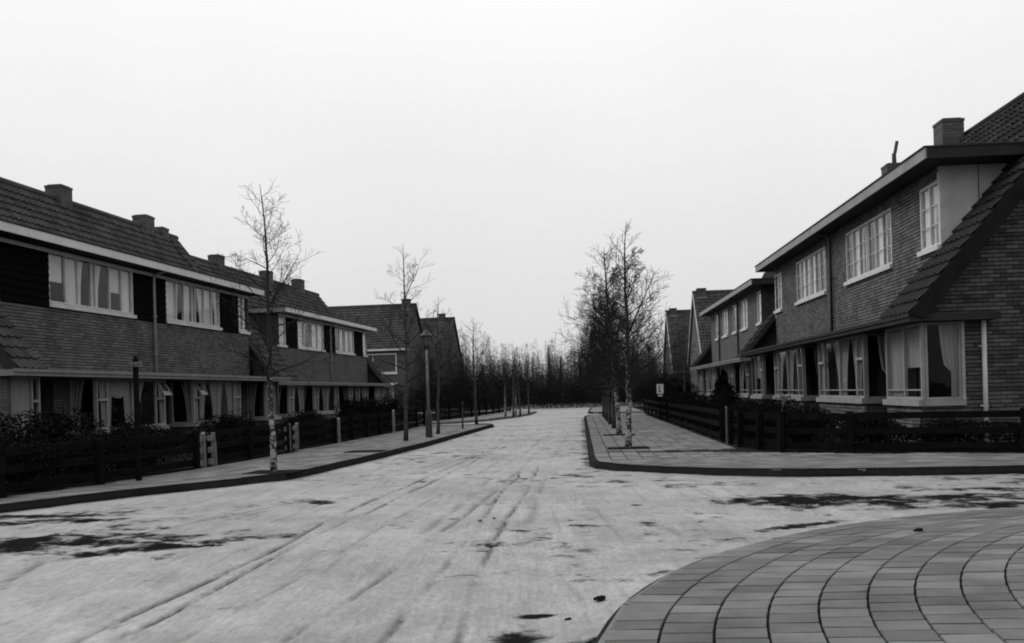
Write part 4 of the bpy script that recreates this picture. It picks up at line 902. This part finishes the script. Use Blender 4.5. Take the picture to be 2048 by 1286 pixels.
# ------------------------------------------------------------------ the wood at the end of the street
def far_tree_geo(m, x, y, h, rr, spire):
    lean = rr.gauss(0, .02) * h; top = Vector((x + lean, y, h)); base = Vector((x, y, 0)); r = .005 * h + .008
    m.tube([base, base.lerp(top, .5), top], [r, r * .6, .01], 4, False)
    n = int(70 + 60 * rr.random())
    for k in range(n):
        f = rr.uniform(.12, .98); a = rr.random() * 6.3; p = base.lerp(top, f); L = h * (.10 if spire else .24) * (1.15 - f * .8) * rr.uniform(.5, 1.2)
        d = Vector((math.cos(a), math.sin(a), 1.6 if spire else .9)).normalized(); q = p + d * L; w_ = rr.uniform(.013, .026); sd_ = Vector((-d.y, d.x, 0)).normalized() * w_
        m.face([p - sd_, p + sd_, q])
        for j in range(5):
            g_ = rr.uniform(.3, 1); b = p.lerp(q, g_); e = (d + Vector((rr.gauss(0, .6), rr.gauss(0, .6), rr.gauss(0, .4) + .3))).normalized(); c = b + e * L * rr.uniform(.25, .5); sd2 = Vector((-e.y, e.x, .02)).normalized() * w_ * .6
            m.face([b - sd2, b + sd2, c])
def np_mesh(name, V, m_):
    n, k = V.shape[0], V.shape[1]; me = bpy.data.meshes.new(name); me.vertices.add(n * k); me.vertices.foreach_set('co', V.astype(np.float32).ravel())
    me.loops.add(n * k); me.loops.foreach_set('vertex_index', np.arange(n * k, dtype=np.int32)); me.polygons.add(n)
    me.polygons.foreach_set('loop_start', np.arange(0, n * k, k, dtype=np.int32)); me.polygons.foreach_set('loop_total', np.full(n, k, np.int32)); me.update(calc_edges=True)
    me.materials.append(MATS[m_]); o = bpy.data.objects.new(name, me); COL.objects.link(o); return o
def unit(a): return a / np.maximum(np.linalg.norm(a, axis=-1, keepdims=True), 1e-6)
G = np.random.default_rng(77)
def twig_cloud(nt, per, y0, y1, xa, xb, h0, h1):
    """thin tapering twigs set round many stems; returns triangles"""
    y = G.uniform(y0, y1, nt); x = G.uniform(xa, xb, nt) * y; h = G.uniform(h0, h1, nt) * (.82 + .36 * vnoise(x * .22, y * .12, 21)); sp = G.random(nt) < .4
    def rep(a): return np.repeat(a, per)
    X, Y, Hh, S = rep(x), rep(y), rep(h), rep(sp); n = nt * per
    f = G.uniform(.08, .99, n); a = G.uniform(0, 6.283, n); L = Hh * np.where(S, .13, .25) * (1.2 - f) * G.uniform(.5, 1.3, n)
    r0 = L * G.uniform(0, .7, n); P = np.stack([X + np.cos(a) * r0, Y + np.sin(a) * r0, f * Hh + r0 * .5], -1)
    d = unit(np.stack([np.cos(a) + G.normal(0, .5, n), np.sin(a) + G.normal(0, .5, n), np.where(S, 1.7, 1.0) + G.normal(0, .5, n)], -1)); Q = P + d * (L * .6)[:, None]
    w_ = G.uniform(.007, .016, n)[:, None]; sd_ = unit(np.stack([-d[:, 1] + .01, d[:, 0], d[:, 2] * 0], -1)) * w_
    return np.stack([P - sd_, P + sd_, Q], 1)
stems = []
tri = np.concatenate([twig_cloud(900, 330, 73, 112, -.25, .33, 3.8, 6.5), twig_cloud(800, 300, 72.5, 96, -.25, .33, 3.0, 4.8)])
tag(np_mesh('wood', tri, 'twig_far'), 'dark bare wood closing the end of the street', 'wood', kind='stuff')
n = 150000
y = 72.2 + 27 * G.random(n) ** 1.5; x = G.uniform(-.25, .33, n) * y; hh = 1.2 + 1.8 * vnoise(x * .35, y * .3, 9); P = np.stack([x, y, hh * G.random(n) ** .75], -1)
u = unit(np.stack([G.normal(0, 1, n), G.normal(0, .5, n), G.normal(0, 1.6, n)], -1)); v = unit(np.cross(u, G.normal(0, 1, (n, 3)))); sz = G.uniform(.03, .10, n)[:, None]
tag(np_mesh('undergrowth', np.stack([P - u * sz, P + v * sz * .35, P + u * sz, P - v * sz * .35], 1), 'leaf_far'), 'black undergrowth at the foot of the far wood', 'undergrowth', kind='stuff')
# individual trees standing out of the wood
for k, (px, y, h, sp, lb) in enumerate(((-.052, 74, 3.9, False, 'round headed far tree left of centre at the street end'), (-.030, 76, 3.5, False, 'lower far tree beside the round headed one'), (.040, 75, 5.0, True, 'tallest spire shaped far tree in the middle of the wood'), (.052, 76, 4.3, True, 'spire shaped far tree just right of the tallest one'),
                               (.022, 78, 4.2, True, 'thin spire left of the tallest far tree'), (.072, 74, 4.6, True, 'pointed far tree near the right birch row'), (-.005, 80, 4.0, True, 'small pointed far tree near the picture centre'), (.145, 72, 5.0, False, 'loose far tree seen between birches and right hedge'), (.128, 70, 4.4, False, 'bare far tree above the notice board'), (-.085, 74, 4.4, False, 'bare far tree beside the steep left house'))):
    m = MB(); q = random.Random(900 + k)
    for _ in range(3): far_tree_geo(m, 0, 0, h * q.uniform(.9, 1), q, sp)
    tn = MB(); tn.tube([(0, 0, -.1), (0, 0, h * .5), (0, 0, h * .9)], [.04, .03, .012], 6)
    o = empty('far_tree', (px * y, y, 0)); tag(o, lb, 'tree', 'far trees at the edge of the wood'); m.build('crown', 'twig_far', o, recalc=False); tn.build('trunk', 'twig_far', o)

# ------------------------------------------------------------------ hedges behind the fences
def hedge(label, frame, P, h, wd, dens=2600):
    P = [np.array(frame(*p)) for p in P]; base = P[0]; V = []
    for a, b in zip(P[:-1], P[1:]):
        L = np.linalg.norm(b - a); n = int(L * dens); f = G.random(n); d = (b - a) / L; nn = np.array([-d[1], d[0]])
        top = h * (.55 + .75 * vnoise((a[0] + f * L) * 1.7, f * 0 + 3, 61)); off = G.uniform(-1, 1, n) * wd * .5; zz = top * G.random(n) ** .6
        C = np.stack([a[0] + d[0] * f * L + nn[0] * off - base[0], a[1] + d[1] * f * L + nn[1] * off - base[1], zz + .01], -1)
        u = unit(np.stack([G.normal(0, 1, n), G.normal(0, 1, n), G.normal(0, 1.2, n)], -1)); v = unit(np.cross(u, G.normal(0, 1, (n, 3)))); sz = G.uniform(.012, .034, n)[:, None]
        V.append(np.stack([C - u * sz, C + v * sz * .5, C + u * sz, C - v * sz * .5], 1))
    o = np_mesh('garden_hedge', np.concatenate(V), 'hedge'); o.location = (base[0], base[1], .11); tag(o, label, 'hedge', 'ragged hedges behind the fences')
hedge('ragged dark hedge behind the rounded corner fence on the right', RF, [(3.5, 21), (3.7, 19.3), (4.0, 18), (4.9, 17.2), (7.3, 16.3), (12, 15.2)], .62, .7)
hedge('dark hedge behind the fence along the right pavement', RF, [(3.6, 22), (3.6, 33.4)], .66, .6, 1500)
hedge('dark hedge behind the fence of the second right block', RF, [(3.6, 34.8), (3.6, 46.4)], .9, .7, 1300)
hedge('ragged dark hedge behind the nearest left fence', LF, [(-10.3, 8), (-8.95, 11.6), (-8.55, 13.4), (-8.3, 15.9)], .66, .7)
hedge('low dark hedge between the two white gateways', LF, [(-8.3, 17.0), (-8.3, 20.4)], .5, .5, 2000)
hedge('dark hedge reaching from the second gateway towards the lamp post', LF, [(-8.3, 21.8), (-8.4, 29), (-8.7, 36.6)], .6, .6, 1300)
hedge('dark hedge at the far left corner garden', LF, [(-9.5, 42.4), (-9.0, 48), (-8.6, 60)], .85, .8, 900)
hedge('black hedge beyond the right side street', RF, [(4.0, 52.4), (3.9, 65)], 1.3, 1.0, 1000)
